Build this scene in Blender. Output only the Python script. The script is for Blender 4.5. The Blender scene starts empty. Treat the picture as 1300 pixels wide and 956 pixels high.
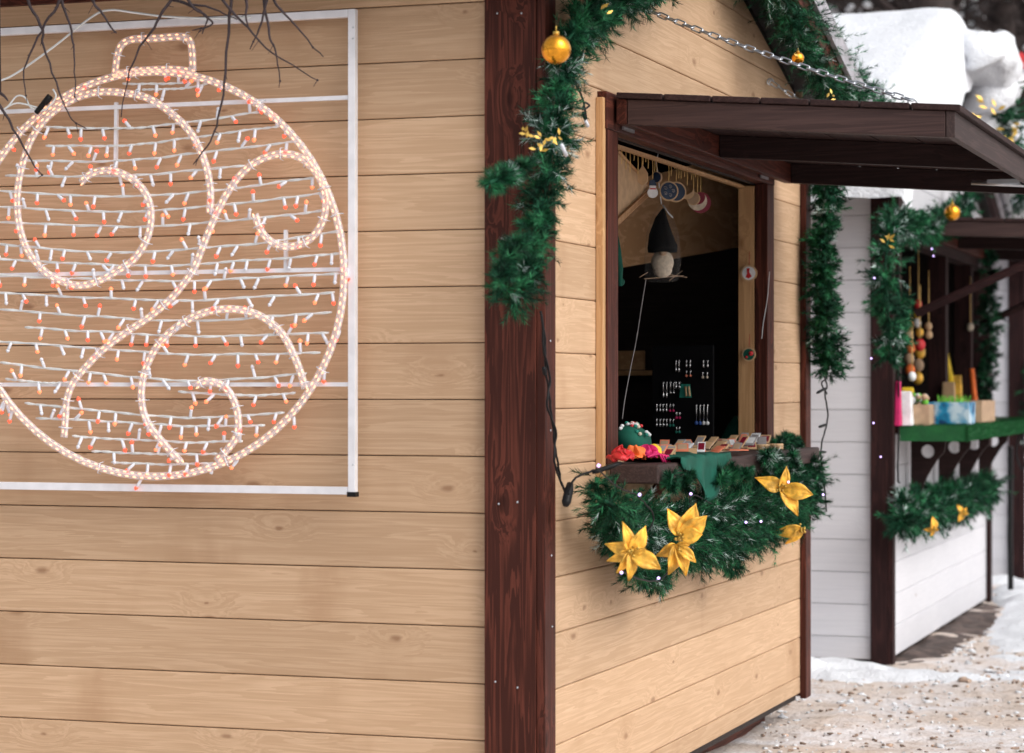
import bpy, bmesh, math, random
from mathutils import Vector, Matrix, noise
R = math.radians; PI = math.pi
S = bpy.context.scene; COL = S.collection
rnd = random.Random(7)
# ---------------------------------------------------------------- camera, sky, sun, exposure
F = 3126.0; HOR = 492.0; EYE = 1.37                  # focal length and horizon in pixels of the 1300 px photo
cam = bpy.data.cameras.new('camera'); cob = bpy.data.objects.new('camera', cam); COL.objects.link(cob)
cob.location = (0, 0, EYE); cob.rotation_euler = (R(90), 0, 0)
cam.lens = F / 1300 * 36; cam.sensor_width = 36; cam.shift_y = (HOR - 478) / 1300
cam.clip_start = 0.1; cam.clip_end = 1500
cam.dof.use_dof = True; cam.dof.focus_distance = 7.9; cam.dof.aperture_fstop = 3.6
S.camera = cob
SUN_EL, SUN_AZ = 42, 132                            # azimuth clockwise from +Y
w = bpy.data.worlds.new('World'); S.world = w; w.use_nodes = True
nt = w.node_tree; nt.nodes.clear()
sky = nt.nodes.new('ShaderNodeTexSky'); sky.sky_type = 'NISHITA'; sky.sun_disc = False
sky.sun_elevation = R(SUN_EL); sky.sun_rotation = R(SUN_AZ); sky.air_density = 1.0; sky.dust_density = 4.0; sky.ozone_density = 1.0
hs = nt.nodes.new('ShaderNodeHueSaturation'); hs.inputs['Saturation'].default_value = 0.28
bg = nt.nodes.new('ShaderNodeBackground'); bg.inputs['Strength'].default_value = 0.15
ow = nt.nodes.new('ShaderNodeOutputWorld')
nt.links.new(sky.outputs[0], hs.inputs['Color']); nt.links.new(hs.outputs[0], bg.inputs[0]); nt.links.new(bg.outputs[0], ow.inputs[0])
sd = bpy.data.lights.new('sun', 'SUN'); sd.energy = 0.75; sd.angle = R(35); sd.color = (1, 0.96, 0.9)
so = bpy.data.objects.new('sun', sd); COL.objects.link(so)
sv = Vector((math.sin(R(SUN_AZ)) * math.cos(R(SUN_EL)), math.cos(R(SUN_AZ)) * math.cos(R(SUN_EL)), math.sin(R(SUN_EL))))
so.rotation_euler = sv.to_track_quat('Z', 'Y').to_euler(); so.location = sv * 30
S.view_settings.view_transform = 'Standard'; S.view_settings.look = 'None'
S.view_settings.exposure = 0.35; S.view_settings.gamma = 1; S.view_settings.use_curve_mapping = False
S.render.resolution_x = 1024; S.render.resolution_y = 753

# ---------------------------------------------------------------- materials
def newmat(name):
    m = bpy.data.materials.new(name); m.use_nodes = True
    return m, m.node_tree, m.node_tree.nodes['Principled BSDF']
def N(t, kind, **kw):
    n = t.nodes.new(kind)
    for k, v in kw.items():
        if isinstance(v, tuple) or not isinstance(v, (str, bool)) : 
            try: n.inputs[k].default_value = v; continue
            except Exception: pass
        setattr(n, k, v)
    return n
def L(t, a, b): t.links.new(a, b)
def math_(t, op, a, b=None, clamp=False):
    n = t.nodes.new('ShaderNodeMath'); n.operation = op; n.use_clamp = clamp
    for i, v in enumerate((a, b)):
        if v is None: continue
        if isinstance(v, (int, float)): n.inputs[i].default_value = v
        else: L(t, v, n.inputs[i])
    return n.outputs[0]
def mixc(t, f, a, b, mode='MIX'):
    n = t.nodes.new('ShaderNodeMix'); n.data_type = 'RGBA'; n.blend_type = mode
    if isinstance(f, (int, float)): n.inputs[0].default_value = f
    else: L(t, f, n.inputs[0])
    for i, v in ((6, a), (7, b)):
        if isinstance(v, tuple): n.inputs[i].default_value = (*v[:3], 1)
        else: L(t, v, n.inputs[i])
    return n.outputs[2]
def ramp(t, f, stops):
    n = t.nodes.new('ShaderNodeMapRange'); n.interpolation_type = 'SMOOTHSTEP'
    L(t, f, n.inputs[0]); n.inputs[1].default_value = stops[0]; n.inputs[2].default_value = stops[1]
    n.inputs[3].default_value = stops[2]; n.inputs[4].default_value = stops[3]
    return n.outputs[0]
def plain(name, col, rough=0.6, metal=0.0, var=0.15, scale=20, bump=0.0, island=0.0, spec=0.5, transl=0.0):
    m, t, b = newmat(name)
    tc = N(t, 'ShaderNodeTexCoord'); nz = N(t, 'ShaderNodeTexNoise'); nz.inputs['Scale'].default_value = scale; nz.inputs['Detail'].default_value = 5
    L(t, tc.outputs['Object'], nz.inputs['Vector'])
    f = ramp(t, nz.outputs[0], (0.3, 0.7, 1 - var, 1 + var))
    if island:
        g = N(t, 'ShaderNodeNewGeometry'); f = math_(t, 'MULTIPLY', f, ramp(t, g.outputs['Random Per Island'], (0, 1, 1 - island, 1 + island)))
    cc = t.nodes.new('ShaderNodeVectorMath'); cc.operation = 'SCALE'; cc.inputs[0].default_value = col
    L(t, f, cc.inputs['Scale']); L(t, cc.outputs[0], b.inputs['Base Color'])
    b.inputs['Roughness'].default_value = rough; b.inputs['Metallic'].default_value = metal
    b.inputs['Specular IOR Level'].default_value = spec
    if bump:
        bp = N(t, 'ShaderNodeBump'); bp.inputs['Strength'].default_value = bump; bp.inputs['Distance'].default_value = 0.005
        L(t, nz.outputs[0], bp.inputs['Height']); L(t, bp.outputs[0], b.inputs['Normal'])
    if transl:
        b.inputs['Transmission Weight'].default_value = 0
    return m
def wood(name, light, dark, axis, knots=0.6, rough=0.6, gs=1.0, streak=0.5, vary=0.10, spec=0.3, stain=None):
    m, t, b = newmat(name)
    tc = N(t, 'ShaderNodeTexCoord'); g = N(t, 'ShaderNodeNewGeometry')
    off = t.nodes.new('ShaderNodeVectorMath'); off.operation = 'SCALE'; off.inputs[0].default_value = (37, 53, 29)
    L(t, g.outputs['Random Per Island'], off.inputs['Scale'])
    add = t.nodes.new('ShaderNodeVectorMath'); add.operation = 'ADD'
    L(t, tc.outputs['Object'], add.inputs[0]); L(t, off.outputs[0], add.inputs[1])
    def scaled(al, ac, src=None):
        s = t.nodes.new('ShaderNodeVectorMath'); s.operation = 'MULTIPLY'
        v = [ac, ac, ac]; v[axis] = al; s.inputs[1].default_value = v
        L(t, src or add.outputs[0], s.inputs[0]); return s.outputs[0]
    # knots
    vo = t.nodes.new('ShaderNodeTexVoronoi'); vo.inputs['Scale'].default_value = 1; vo.voronoi_dimensions = '2D'
    sx = t.nodes.new('ShaderNodeSeparateXYZ'); L(t, add.outputs[0], sx.inputs[0]); kc = t.nodes.new('ShaderNodeCombineXYZ'); ot = [i for i in range(3) if i != axis]
    wob = t.nodes.new('ShaderNodeTexNoise'); wob.inputs['Scale'].default_value = 30; L(t, add.outputs[0], wob.inputs['Vector'])
    L(t, math_(t, 'ADD', math_(t, 'MULTIPLY', sx.outputs[axis], 3.4), math_(t, 'MULTIPLY', wob.outputs[0], 0.12)), kc.inputs[0])
    L(t, math_(t, 'MULTIPLY', math_(t, 'ADD', sx.outputs[ot[0]], sx.outputs[ot[1]]), 7.0), kc.inputs[1]); L(t, kc.outputs[0], vo.inputs['Vector'])
    kd = vo.outputs['Distance']
    sep = t.nodes.new('ShaderNodeSeparateColor'); L(t, vo.outputs['Color'], sep.inputs[0])
    on = math_(t, 'GREATER_THAN', sep.outputs[0], 1 - knots * 0.62)
    bend = math_(t, 'MULTIPLY', ramp(t, kd, (0.0, 0.45, 1, 0)), on)
    wv = t.nodes.new('ShaderNodeVectorMath'); wv.operation = 'ADD'
    cb = t.nodes.new('ShaderNodeCombineXYZ')
    for i in range(3):
        if i != axis: L(t, math_(t, 'MULTIPLY', bend, 0.035), cb.inputs[i])
    L(t, add.outputs[0], wv.inputs[0]); L(t, cb.outputs[0], wv.inputs[1])
    n1 = N(t, 'ShaderNodeTexNoise'); n1.inputs['Scale'].default_value = 1; n1.inputs['Detail'].default_value = 4; n1.inputs['Distortion'].default_value = 0.5
    L(t, scaled(1.1 * gs, 26 * gs, wv.outputs[0]), n1.inputs['Vector'])
    n2 = N(t, 'ShaderNodeTexNoise'); n2.inputs['Scale'].default_value = 1; n2.inputs['Detail'].default_value = 3
    L(t, scaled(5 * gs, 190 * gs, wv.outputs[0]), n2.inputs['Vector'])
    n3 = N(t, 'ShaderNodeTexNoise'); n3.inputs['Scale'].default_value = 2.2; n3.inputs['Detail'].default_value = 4
    L(t, add.outputs[0], n3.inputs['Vector'])
    ringn = math_(t, 'FRACT', math_(t, 'MULTIPLY', n1.outputs[0], 7.0))
    ring = ramp(t, ringn, (0.0, 0.85, 0, 1))
    f = math_(t, 'ADD', math_(t, 'MULTIPLY', ring, streak), math_(t, 'MULTIPLY', n2.outputs[0], 1.0))
    f = ramp(t, f, (0.25, 0.85 + streak * 0.5, 0, 1))
    c = mixc(t, math_(t, 'MULTIPLY', f, 0.75), light, dark)
    c = mixc(t, ramp(t, n3.outputs[0], (0.35, 0.7, 0, 0.28)), c, dark)
    ksz = math_(t, 'DIVIDE', kd, ramp(t, sep.outputs[1], (0, 1, 0.35, 1.15)))
    core = math_(t, 'MULTIPLY', ramp(t, ksz, (0.02, 0.11, 1, 0)), on)
    c = mixc(t, math_(t, 'MULTIPLY', core, 0.65), c, (dark[0]*0.48, dark[1]*0.36, dark[2]*0.30))
    if stain:
        n4 = N(t, 'ShaderNodeTexNoise'); n4.inputs['Scale'].default_value = 1; n4.inputs['Detail'].default_value = 6
        L(t, scaled(3.0, 1.2), n4.inputs['Vector'])
        c = mixc(t, ramp(t, n4.outputs[0], (0.55, 0.78, 0, 0.65)), c, stain)
    fv = ramp(t, g.outputs['Random Per Island'], (0, 1, 1 - vary, 1 + vary))
    sc = t.nodes.new('ShaderNodeVectorMath'); sc.operation = 'SCALE'; L(t, c, sc.inputs[0]); L(t, fv, sc.inputs['Scale'])
    L(t, sc.outputs[0], b.inputs['Base Color'])
    b.inputs['Roughness'].default_value = rough; b.inputs['Specular IOR Level'].default_value = spec
    bp = N(t, 'ShaderNodeBump'); bp.inputs['Strength'].default_value = 0.25; bp.inputs['Distance'].default_value = 0.002; bp.invert = True
    L(t, f, bp.inputs['Height']); L(t, bp.outputs[0], b.inputs['Normal'])
    return m
def emis(name, col, strength, base=(0.8, 0.5, 0.3)):
    m, t, b = newmat(name)
    b.inputs['Base Color'].default_value = (*base, 1)
    b.inputs['Emission Color'].default_value = (*col, 1); b.inputs['Emission Strength'].default_value = strength
    return m
def clear(name, col=(0.95, 0.95, 0.98), amount=0.4, rough=0.15):
    m, t, b = newmat(name)
    b.inputs['Base Color'].default_value = (*col, 1); b.inputs['Roughness'].default_value = rough
    tr = t.nodes.new('ShaderNodeBsdfTransparent'); mx = t.nodes.new('ShaderNodeMixShader')
    lw = t.nodes.new('ShaderNodeLayerWeight'); lw.inputs[0].default_value = 0.35
    f = ramp(t, lw.outputs['Facing'], (0.0, 1.0, amount * 0.6, min(1, amount * 1.7)))
    L(t, f, mx.inputs[0]); L(t, tr.outputs[0], mx.inputs[1]); L(t, b.outputs[0], mx.inputs[2])
    L(t, mx.outputs[0], t.nodes['Material Output'].inputs['Surface'])
    return m

BEIGE = ((0.63, 0.432, 0.278), (0.48, 0.308, 0.182)); BEIGE_S = (0.40, 0.235, 0.13)
WHITE = ((0.70, 0.695, 0.73), (0.60, 0.60, 0.64)); BROWN = ((0.15, 0.043, 0.028), (0.028, 0.010, 0.008))
M = {}
for nm, cc in (('beige', BEIGE), ('white', WHITE), ('brown', BROWN), ('dark', ((0.050, 0.020, 0.019), (0.016, 0.008, 0.009)))):
    for ax in range(3):
        M[f'{nm}{ax}'] = wood(f'{nm} stained wood {ax}', cc[0], cc[1], ax, knots=0.55 if nm != 'white' else 0.1, rough=0.62 if nm != 'brown' else 0.5,
                              streak=0.4 if nm == 'beige' else (0.15 if nm == 'white' else 0.9), vary=0.10 if nm == 'beige' else (0.05 if nm == 'white' else 0.15),
                              stain=BEIGE_S if nm == 'beige' else None, spec=0.12 if nm in ('brown', 'dark') else 0.3)
M['grey_brown'] = wood('weathered brown board', (0.082, 0.045, 0.040), (0.035, 0.018, 0.017), 0, knots=0.3, vary=0.15)
M['grey_brown1'] = wood('weathered brown board along', (0.085, 0.052, 0.048), (0.034, 0.021, 0.02), 1, knots=0.3, vary=0.15)
M['dark_deck'] = wood('dark brown deck board', (0.055, 0.030, 0.028), (0.022, 0.012, 0.012), 1, spec=0.15)
M['dark_beam'] = wood('dark brown beam', (0.040, 0.020, 0.019), (0.018, 0.010, 0.010), 0, spec=0.15)
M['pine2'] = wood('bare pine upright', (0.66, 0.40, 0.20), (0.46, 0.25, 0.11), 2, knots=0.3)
M['pine0'] = wood('bare pine board', (0.50, 0.30, 0.15), (0.33, 0.17, 0.075), 0, knots=0.2, gs=0.6)
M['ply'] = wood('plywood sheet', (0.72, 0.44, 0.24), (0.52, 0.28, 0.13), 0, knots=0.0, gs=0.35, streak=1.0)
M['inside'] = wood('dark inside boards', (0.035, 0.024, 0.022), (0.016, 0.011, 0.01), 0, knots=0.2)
M['white_metal'] = plain('white painted metal', (0.78, 0.78, 0.82), 0.4, var=0.06)
M['grey_metal'] = plain('galvanised edge strip', (0.50, 0.48, 0.52), 0.45, metal=0.3, var=0.2, scale=12)
M['steel'] = plain('zinc chain', (0.55, 0.58, 0.62), 0.3, metal=0.9, var=0.1)
M['roofing'] = plain('roofing sheet', (0.07, 0.06, 0.06), 0.7)
M['black'] = plain('black rubber cable', (0.008, 0.008, 0.009), 0.5, spec=0.2)
M['black_cloth'] = plain('black cloth', (0.004, 0.004, 0.005), 0.95, spec=0.1)
M['needle'] = plain('green artificial needles', (0.008, 0.052, 0.026), 0.6, var=0.5, scale=14, island=0.75, spec=0.15)
M['needle2'] = plain('bright artificial needles', (0.022, 0.135, 0.055), 0.5, var=0.4, scale=14, island=0.6, spec=0.2)
M['frost'] = plain('frosted needles', (0.42, 0.52, 0.50), 0.5, var=0.4, island=0.4)
M['gold_leaf'] = plain('golden petal cloth', (0.86, 0.47, 0.06), 0.45, metal=0.1, var=0.45, scale=30, bump=1.0)
M['gold'] = plain('gold bauble', (0.90, 0.38, 0.03), 0.16, metal=0.85, var=0.35, scale=22)
M['gold_bits'] = plain('gold tinsel bits', (0.50, 0.32, 0.06), 0.35, metal=0.4)
M['string'] = plain('pale twisted wire', (0.74, 0.77, 0.77), 0.5, var=0.1)
M['cord'] = plain('golden cord', (0.72, 0.46, 0.16), 0.6)
M['bulb_white'] = plain('white plastic bulb sleeve', (0.75, 0.78, 0.85), 0.3, var=0.03)
M['red_tip'] = emis('red lit tip', (1, 0.07, 0.03), 1.3, (0.8, 0.1, 0.05))
M['orange_tip'] = emis('orange lit tip', (1, 0.15, 0.05), 1.2, (0.8, 0.3, 0.15))
M['warm'] = emis('warm lit filament', (1, 0.40, 0.18), 1.8, (0.9, 0.6, 0.4))
M['violet'] = emis('violet lit led', (0.45, 0.35, 1), 2.2)
M['rope'] = clear('clear rope light tube', (0.86, 0.86, 0.92), 0.42, 0.10)
M['cello'] = clear('cellophane', (0.5, 0.5, 0.5), 0.05, 0.04)
M['bark'] = plain('grey brown bark', (0.045, 0.032, 0.030), 0.9, var=0.4, scale=8)
M['twig'] = plain('dark bare twig', (0.035, 0.022, 0.025), 0.8)
M['green_cloth'] = plain('dark green cloth', (0.0, 0.085, 0.055), 0.85, var=0.2)
M['kraft'] = plain('kraft cardboard', (0.46, 0.31, 0.2), 0.8)
M['lightwood'] = plain('pale cut plywood', (0.55, 0.36, 0.2), 0.6, var=0.12, scale=30, island=0.2)
M['red'] = plain('red paint', (0.5, 0.015, 0.02), 0.5); M['magenta'] = plain('magenta cloth', (0.55, 0.01, 0.12), 0.7)
M['yellow'] = plain('yellow cloth', (0.75, 0.5, 0.02), 0.7); M['orange'] = plain('orange cloth', (0.8, 0.16, 0.03), 0.7)
M['darkblue'] = plain('dark blue paint', (0.012, 0.03, 0.07), 0.35, var=0.3); M['darkred'] = plain('dark red paint', (0.22, 0.008, 0.03), 0.4)
M['cream'] = plain('cream wool', (0.62, 0.53, 0.42), 0.9, bump=0.6, scale=60); M['lime'] = plain('lime green leaf', (0.12, 0.42, 0.03), 0.6)
M['whitep'] = plain('white paint', (0.75, 0.76, 0.78), 0.5); M['salmon'] = plain('salmon paper', (0.75, 0.22, 0.12), 0.7)
M['silver'] = plain('silver wire', (0.7, 0.7, 0.72), 0.25, metal=0.9); M['teal'] = plain('teal cloth', (0.01, 0.2, 0.15), 0.7)
M['beadblue'] = plain('blue bead', (0.05, 0.12, 0.4), 0.25); M['greyp'] = plain('grey card', (0.3, 0.28, 0.28), 0.7)
def grass_mat():
    m, t, b = newmat('artificial grass'); tc = N(t, 'ShaderNodeTexCoord'); nz = N(t, 'ShaderNodeTexNoise'); nz.inputs['Scale'].default_value = 260
    L(t, tc.outputs['Object'], nz.inputs['Vector']); n2 = N(t, 'ShaderNodeTexNoise'); n2.inputs['Scale'].default_value = 12; L(t, tc.outputs['Object'], n2.inputs['Vector'])
    c = mixc(t, nz.outputs[0], (0.0, 0.045, 0.012), (0.012, 0.24, 0.05)); c = mixc(t, ramp(t, n2.outputs[0], (0.3, 0.7, 0, 0.5)), c, (0.0, 0.07, 0.02))
    L(t, c, b.inputs['Base Color']); b.inputs['Roughness'].default_value = 0.8
    bp = N(t, 'ShaderNodeBump'); bp.inputs['Distance'].default_value = 0.01; L(t, nz.outputs[0], bp.inputs['Height']); L(t, bp.outputs[0], b.inputs['Normal'])
    return m
M['turf'] = grass_mat()
def snow_mat(name, dirty):
    m, t, b = newmat(name); tc = N(t, 'ShaderNodeTexCoord')
    n1 = N(t, 'ShaderNodeTexNoise'); n1.inputs['Scale'].default_value = 1.1; n1.inputs['Detail'].default_value = 8; n1.inputs['Roughness'].default_value = 0.65
    n2 = N(t, 'ShaderNodeTexNoise'); n2.inputs['Scale'].default_value = 9; n2.inputs['Detail'].default_value = 6
    n3 = N(t, 'ShaderNodeTexNoise'); n3.inputs['Scale'].default_value = 60; n3.inputs['Detail'].default_value = 4
    for n in (n1, n2, n3): L(t, tc.outputs['Object'], n.inputs['Vector'])
    c = (0.76, 0.78, 0.82)
    if dirty:
        c = mixc(t, ramp(t, n1.outputs[0], (0.36, 0.6, 0, 1)), (0.80, 0.79, 0.82), (0.66, 0.56, 0.49))
        c = mixc(t, ramp(t, n2.outputs[0], (0.5, 0.72, 0, 0.55)), c, (0.38, 0.28, 0.21))
        c = mixc(t, ramp(t, n3.outputs[0], (0.54, 0.70, 0, 0.5)), c, (0.26, 0.18, 0.13))
        L(t, c, b.inputs['Base Color'])
    else:
        b.inputs['Base Color'].default_value = (*c, 1)
        b.inputs['Subsurface Weight'].default_value = 0.0
    b.inputs['Roughness'].default_value = 0.75
    bp = N(t, 'ShaderNodeBump'); bp.inputs['Distance'].default_value = 0.03 if dirty else 0.03; bp.inputs['Strength'].default_value = 0.7
    h = math_(t, 'ADD', n2.outputs[0], math_(t, 'MULTIPLY', n3.outputs[0], 0.5)); L(t, h, bp.inputs['Height']); L(t, bp.outputs[0], b.inputs['Normal'])
    return m
M['dark_ground'] = plain('dark brown ground', (0.085, 0.06, 0.052), 0.8, var=0.5, scale=14, bump=0.5); M['snow'] = snow_mat('clean snow', False); M['trodden'] = snow_mat('trodden snow', True)

# ---------------------------------------------------------------- mesh helpers
class MB:
    def __init__(s, T=None): s.v = []; s.f = []; s.m = []; s.sm = []; s.T = T
    def add(s, vs, fs, mi=0, smooth=False, T=None):
        b = len(s.v); X = s.T
        for p in vs:
            p = Vector(p)
            if T is not None: p = T @ p
            s.v.append(tuple(X @ p) if X is not None else tuple(p))
        for f in fs: s.f.append([b + i for i in f]); s.m.append(mi); s.sm.append(smooth)
    def box(s, x0, x1, y0, y1, z0, z1, mi=0, T=None):
        s.add([(x0,y0,z0),(x1,y0,z0),(x1,y1,z0),(x0,y1,z0),(x0,y0,z1),(x1,y0,z1),(x1,y1,z1),(x0,y1,z1)],
              [(0,3,2,1),(4,5,6,7),(0,1,5,4),(1,2,6,5),(2,3,7,6),(3,0,4,7)], mi, False, T)
    def prism(s, poly, frm, thick, mi=0, T=None):
        """poly: 2D points; frm(a,b,t)->3D; t from 0..thick"""
        n = len(poly); vs = [frm(a, b, 0) for a, b in poly] + [frm(a, b, thick) for a, b in poly]
        s.add(vs, [tuple(range(n))[::-1], tuple(range(n, 2*n))] + [(i, (i+1) % n, n + (i+1) % n, n + i) for i in range(n)], mi, False, T)
    def tube(s, pts, r, n=6, mi=0, smooth=True, closed=False, T=None):
        pts = [Vector(p) for p in pts]; K = len(pts)
        if K < 2: return
        rs = r if isinstance(r, (list, tuple)) else [r] * K
        vs = []; fs = []; up = Vector((0.13, 0.21, 0.97)); prev = None
        for i, p in enumerate(pts):
            if closed: d = pts[(i+1) % K] - pts[i-1]
            else: d = pts[min(i+1, K-1)] - pts[max(i-1, 0)]
            if d.length < 1e-9: d = Vector((0, 0, 1))
            d.normalize()
            a = (prev - d * prev.dot(d)) if prev is not None else (up - d * up.dot(d))
            if a.length < 1e-4: a = Vector((1, 0, 0)) - d * d.x
            a.normalize(); prev = a; bb = d.cross(a)
            for k in range(n):
                q = 2 * PI * k / n; vs.append(p + (a * math.cos(q) + bb * math.sin(q)) * rs[i])
        for i in range(K if closed else K - 1):
            j = (i + 1) % K
            for k in range(n): fs.append((i*n+k, i*n+(k+1) % n, j*n+(k+1) % n, j*n+k))
        if not closed: fs += [tuple(range(n))[::-1], tuple((K-1)*n + k for k in range(n))]
        s.add(vs, fs, mi, smooth, T)
    def ball(s, c, r, mi=0, nu=12, nv=8, T=None, basis=None):
        c = Vector(c); r = (r, r, r) if isinstance(r, (int, float)) else r
        vs = [(0, 0, r[2])]; fs = []
        for j in range(1, nv):
            a = PI * j / nv
            for i in range(nu):
                q = 2*PI*i/nu; vs.append((r[0]*math.sin(a)*math.cos(q), r[1]*math.sin(a)*math.sin(q), r[2]*math.cos(a)))
        vs.append((0, 0, -r[2])); B = basis or Matrix.Identity(3)
        vs = [c + B @ Vector(v) for v in vs]; e = len(vs) - 1
        for i in range(nu):
            k = (i+1) % nu; fs.append((0, 1+i, 1+k)); fs.append((e, 1+(nv-2)*nu+k, 1+(nv-2)*nu+i))
            for j in range(nv-2): fs.append((1+j*nu+i, 1+(j+1)*nu+i, 1+(j+1)*nu+k, 1+j*nu+k))
        s.add(vs, fs, mi, True, T)
    def grid(s, nu, nv, fn, thick=0, mi=0, T=None):
        vs = [fn(i/nu, j/nv) for j in range(nv+1) for i in range(nu+1)]
        q = lambda i, j: j*(nu+1)+i
        fs = [(q(i,j), q(i+1,j), q(i+1,j+1), q(i,j+1)) for j in range(nv) for i in range(nu)]
        s.add(vs, fs, mi, True, T)
INV = {}
def build(name, mb, mats, parent=None, bevel=0, origin=None, solid=0, sub=0):
    me = bpy.data.meshes.new(name); o = bpy.data.objects.new(name, me)
    vs = mb.v
    if parent is not None:
        iv = INV[parent.name]; vs = [tuple(iv @ Vector(p)) for p in vs]; o.parent = parent; INV[o.name] = iv
    else:
        if origin is None:
            xs = [p[0] for p in vs]; ys = [p[1] for p in vs]; zs = [p[2] for p in vs]
            origin = Vector(((min(xs)+max(xs))/2, (min(ys)+max(ys))/2, min(zs)))
        origin = Vector(origin); vs = [tuple(Vector(p) - origin) for p in vs]; o.location = origin
        INV[o.name] = Matrix.Translation(-origin)
    me.from_pydata(vs, [], mb.f)
    mats = mats if isinstance(mats, (list, tuple)) else [mats]
    for mm in mats: me.materials.append(mm)
    if len(mats) > 1: me.polygons.foreach_set('material_index', mb.m)
    me.polygons.foreach_set('use_smooth', mb.sm)
    me.update(); COL.objects.link(o)
    if solid:
        md = o.modifiers.new('solid', 'SOLIDIFY'); md.thickness = solid
    if bevel:
        md = o.modifiers.new('bevel', 'BEVEL'); md.width = bevel; md.segments = 2; md.limit_method = 'ANGLE'; md.angle_limit = R(50)
    return o
def tag(o, label=None, cat=None, group=None, kind=None):
    for k, v in (('label', label), ('category', cat), ('group', group), ('kind', kind)):
        if v: o[k] = v
    return o
def thing(name, loc, label, cat, group=None, rz=0.0):
    o = bpy.data.objects.new(name, None); o.location = loc; o.rotation_euler = (0, 0, rz); o.empty_display_size = 0.1
    COL.objects.link(o); INV[o.name] = (Matrix.Translation(Vector(loc)) @ Matrix.Rotation(rz, 4, 'Z')).inverted()
    return tag(o, label, cat, group)
def smooth(pts, k=6, closed=False):
    pts = [Vector(p) for p in pts]; n = len(pts); out = []
    for i in range(n if closed else n-1):
        g = (lambda j: pts[j % n]) if closed else (lambda j: pts[min(max(j, 0), n-1)])
        p0, p1, p2, p3 = g(i-1), g(i), g(i+1), g(i+2)
        for q in range(k):
            t = q / k
            out.append(0.5*((2*p1)+(p2-p0)*t+(2*p0-5*p1+4*p2-p3)*t*t+(3*p1-p0-3*p2+p3)*t*t*t))
    if not closed: out.append(pts[-1])
    return out
def clip(poly, a, b, c):
    """keep a*x+b*y<=c"""
    out = []; n = len(poly)
    for i in range(n):
        p, q = poly[i], poly[(i+1) % n]; dp = a*p[0]+b*p[1]-c; dq = a*q[0]+b*q[1]-c
        if dp <= 0: out.append(p)
        if (dp < 0 < dq) or (dq < 0 < dp):
            t = dp/(dp-dq); out.append((p[0]+(q[0]-p[0])*t, p[1]+(q[1]-p[1])*t))
    return out

# ---------------------------------------------------------------- places
class Place:
    def __init__(s, px, Y, deg):
        s.c = Vector(((px-650)/F*Y, Y, 0)); s.rz = -R(deg)
        s.M = Matrix.Translation(s.c) @ Matrix.Rotation(s.rz, 4, 'Z'); s.I = s.M.inverted()
    def W(s, x, y, z): return s.M @ Vector((x, y, z))
    def hit(s, px, py, axis, val):            # pixel of the photo -> hut coordinates on plane axis=val
        o = s.I @ Vector((0, 0, EYE)); d = (s.I.to_3x3() @ Vector(((px-650)/F, 1, (HOR-py)/F)))
        t = (val - o[axis]) / d[axis]; return o + d * t
    def f(s, px, py, x=0.0): return s.M @ s.hit(px, py, 0, x)
    def sd(s, px, py, y=0.0): return s.M @ s.hit(px, py, 1, y)
H1 = Place(684, 6.87, 19.06); H2 = Place(1128, 12.1, 18.25); H3 = Place(1296, 17.5, 18.25)

# ---------------------------------------------------------------- ground
def ground():
    mb = MB()
    xs = [-400, -150, -60, -25, -12] + [-6 + 0.15*i for i in range(0, 120)] + [14, 20, 40, 90, 200, 500]
    ys = [-60, -20, -5, 2] + [5 + 0.15*i for i in range(0, 130)] + [28, 36, 50, 80, 150, 400, 1100]
    def z(x, y):
        p = Vector((x*1.3, y*1.3, 0)); d = noise.noise(p) * 0.028 + noise.noise(p * 3.1) * 0.016 + noise.noise(p * 9) * 0.010
        if abs(x) > 14 or y > 26: d *= 0.3
        return d
    nx = len(xs)
    vs = [(x, y, z(x, y)) for y in ys for x in xs]
    fs = [(j*nx+i, j*nx+i+1, (j+1)*nx+i+1, (j+1)*nx+i) for j in range(len(ys)-1) for i in range(nx-1)]
    mb.add(vs, fs, 0, True)
    tag(build('ground', mb, M['trodden'], origin=(0, 0, 0)), kind='structure')
ground()
# banks of cleaner snow against the second hut and the gap
def bank(P, pts, name, mat='snow'):
    mb = MB()
    def fn(u, v):
        i = u*(len(pts)-1); k = min(int(i), len(pts)-2); t = i-k
        a = Vector(pts[k][:3]).lerp(Vector(pts[k+1][:3]), t); w_ = pts[k][3]*(1-t)+pts[k+1][3]*t; h = a.z
        q = P.W(a.x, a.y, 0); d = Vector((math.cos(P.rz), math.sin(P.rz), 0)) if pts[k][4] == 'x' else Vector((math.sin(P.rz), -math.cos(P.rz), 0))
        p = q + d * w_ * (v-0.5)
        hh = h * (math.cos((v-0.5)*PI) ** 0.8 if abs(v-0.5) < 0.499 else 0) * (0.75 + 0.5*noise.noise(p*4)) * min(1, u*8, (1-u)*8) + noise.noise(p*9)*0.02
        p.z = hh - 0.02; return p
    mb.grid(90, 24, fn)
    tag(build(name, mb, M[mat]), kind='structure')
bank(H2, [(-2.6, -0.36, 0.12, 0.7, 'y'), (-1.0, -0.34, 0.19, 0.7, 'y'), (-0.55, -0.36, 0.15, 0.75, 'y'), (-0.1, -0.42, 0.08, 0.7, 'y'), (0.35, -0.45, 0.05, 0.6, 'y'), (0.8, -0.3, 0.04, 0.5, 'y')], 'snow_bank')
bank(H2, [(0.62, 0.0, 0.045, 0.5, 'x'), (0.55, 1.2, 0.06, 0.55, 'x'), (0.42, 2.4, 0.08, 0.5, 'x'), (0.30, 3.5, 0.09, 0.4, 'x'), (0.12, 4.3, 0.09, 0.4, 'x'), (0.0, 5.2, 0.08, 0.4, 'x')], 'snow_bank')
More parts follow.
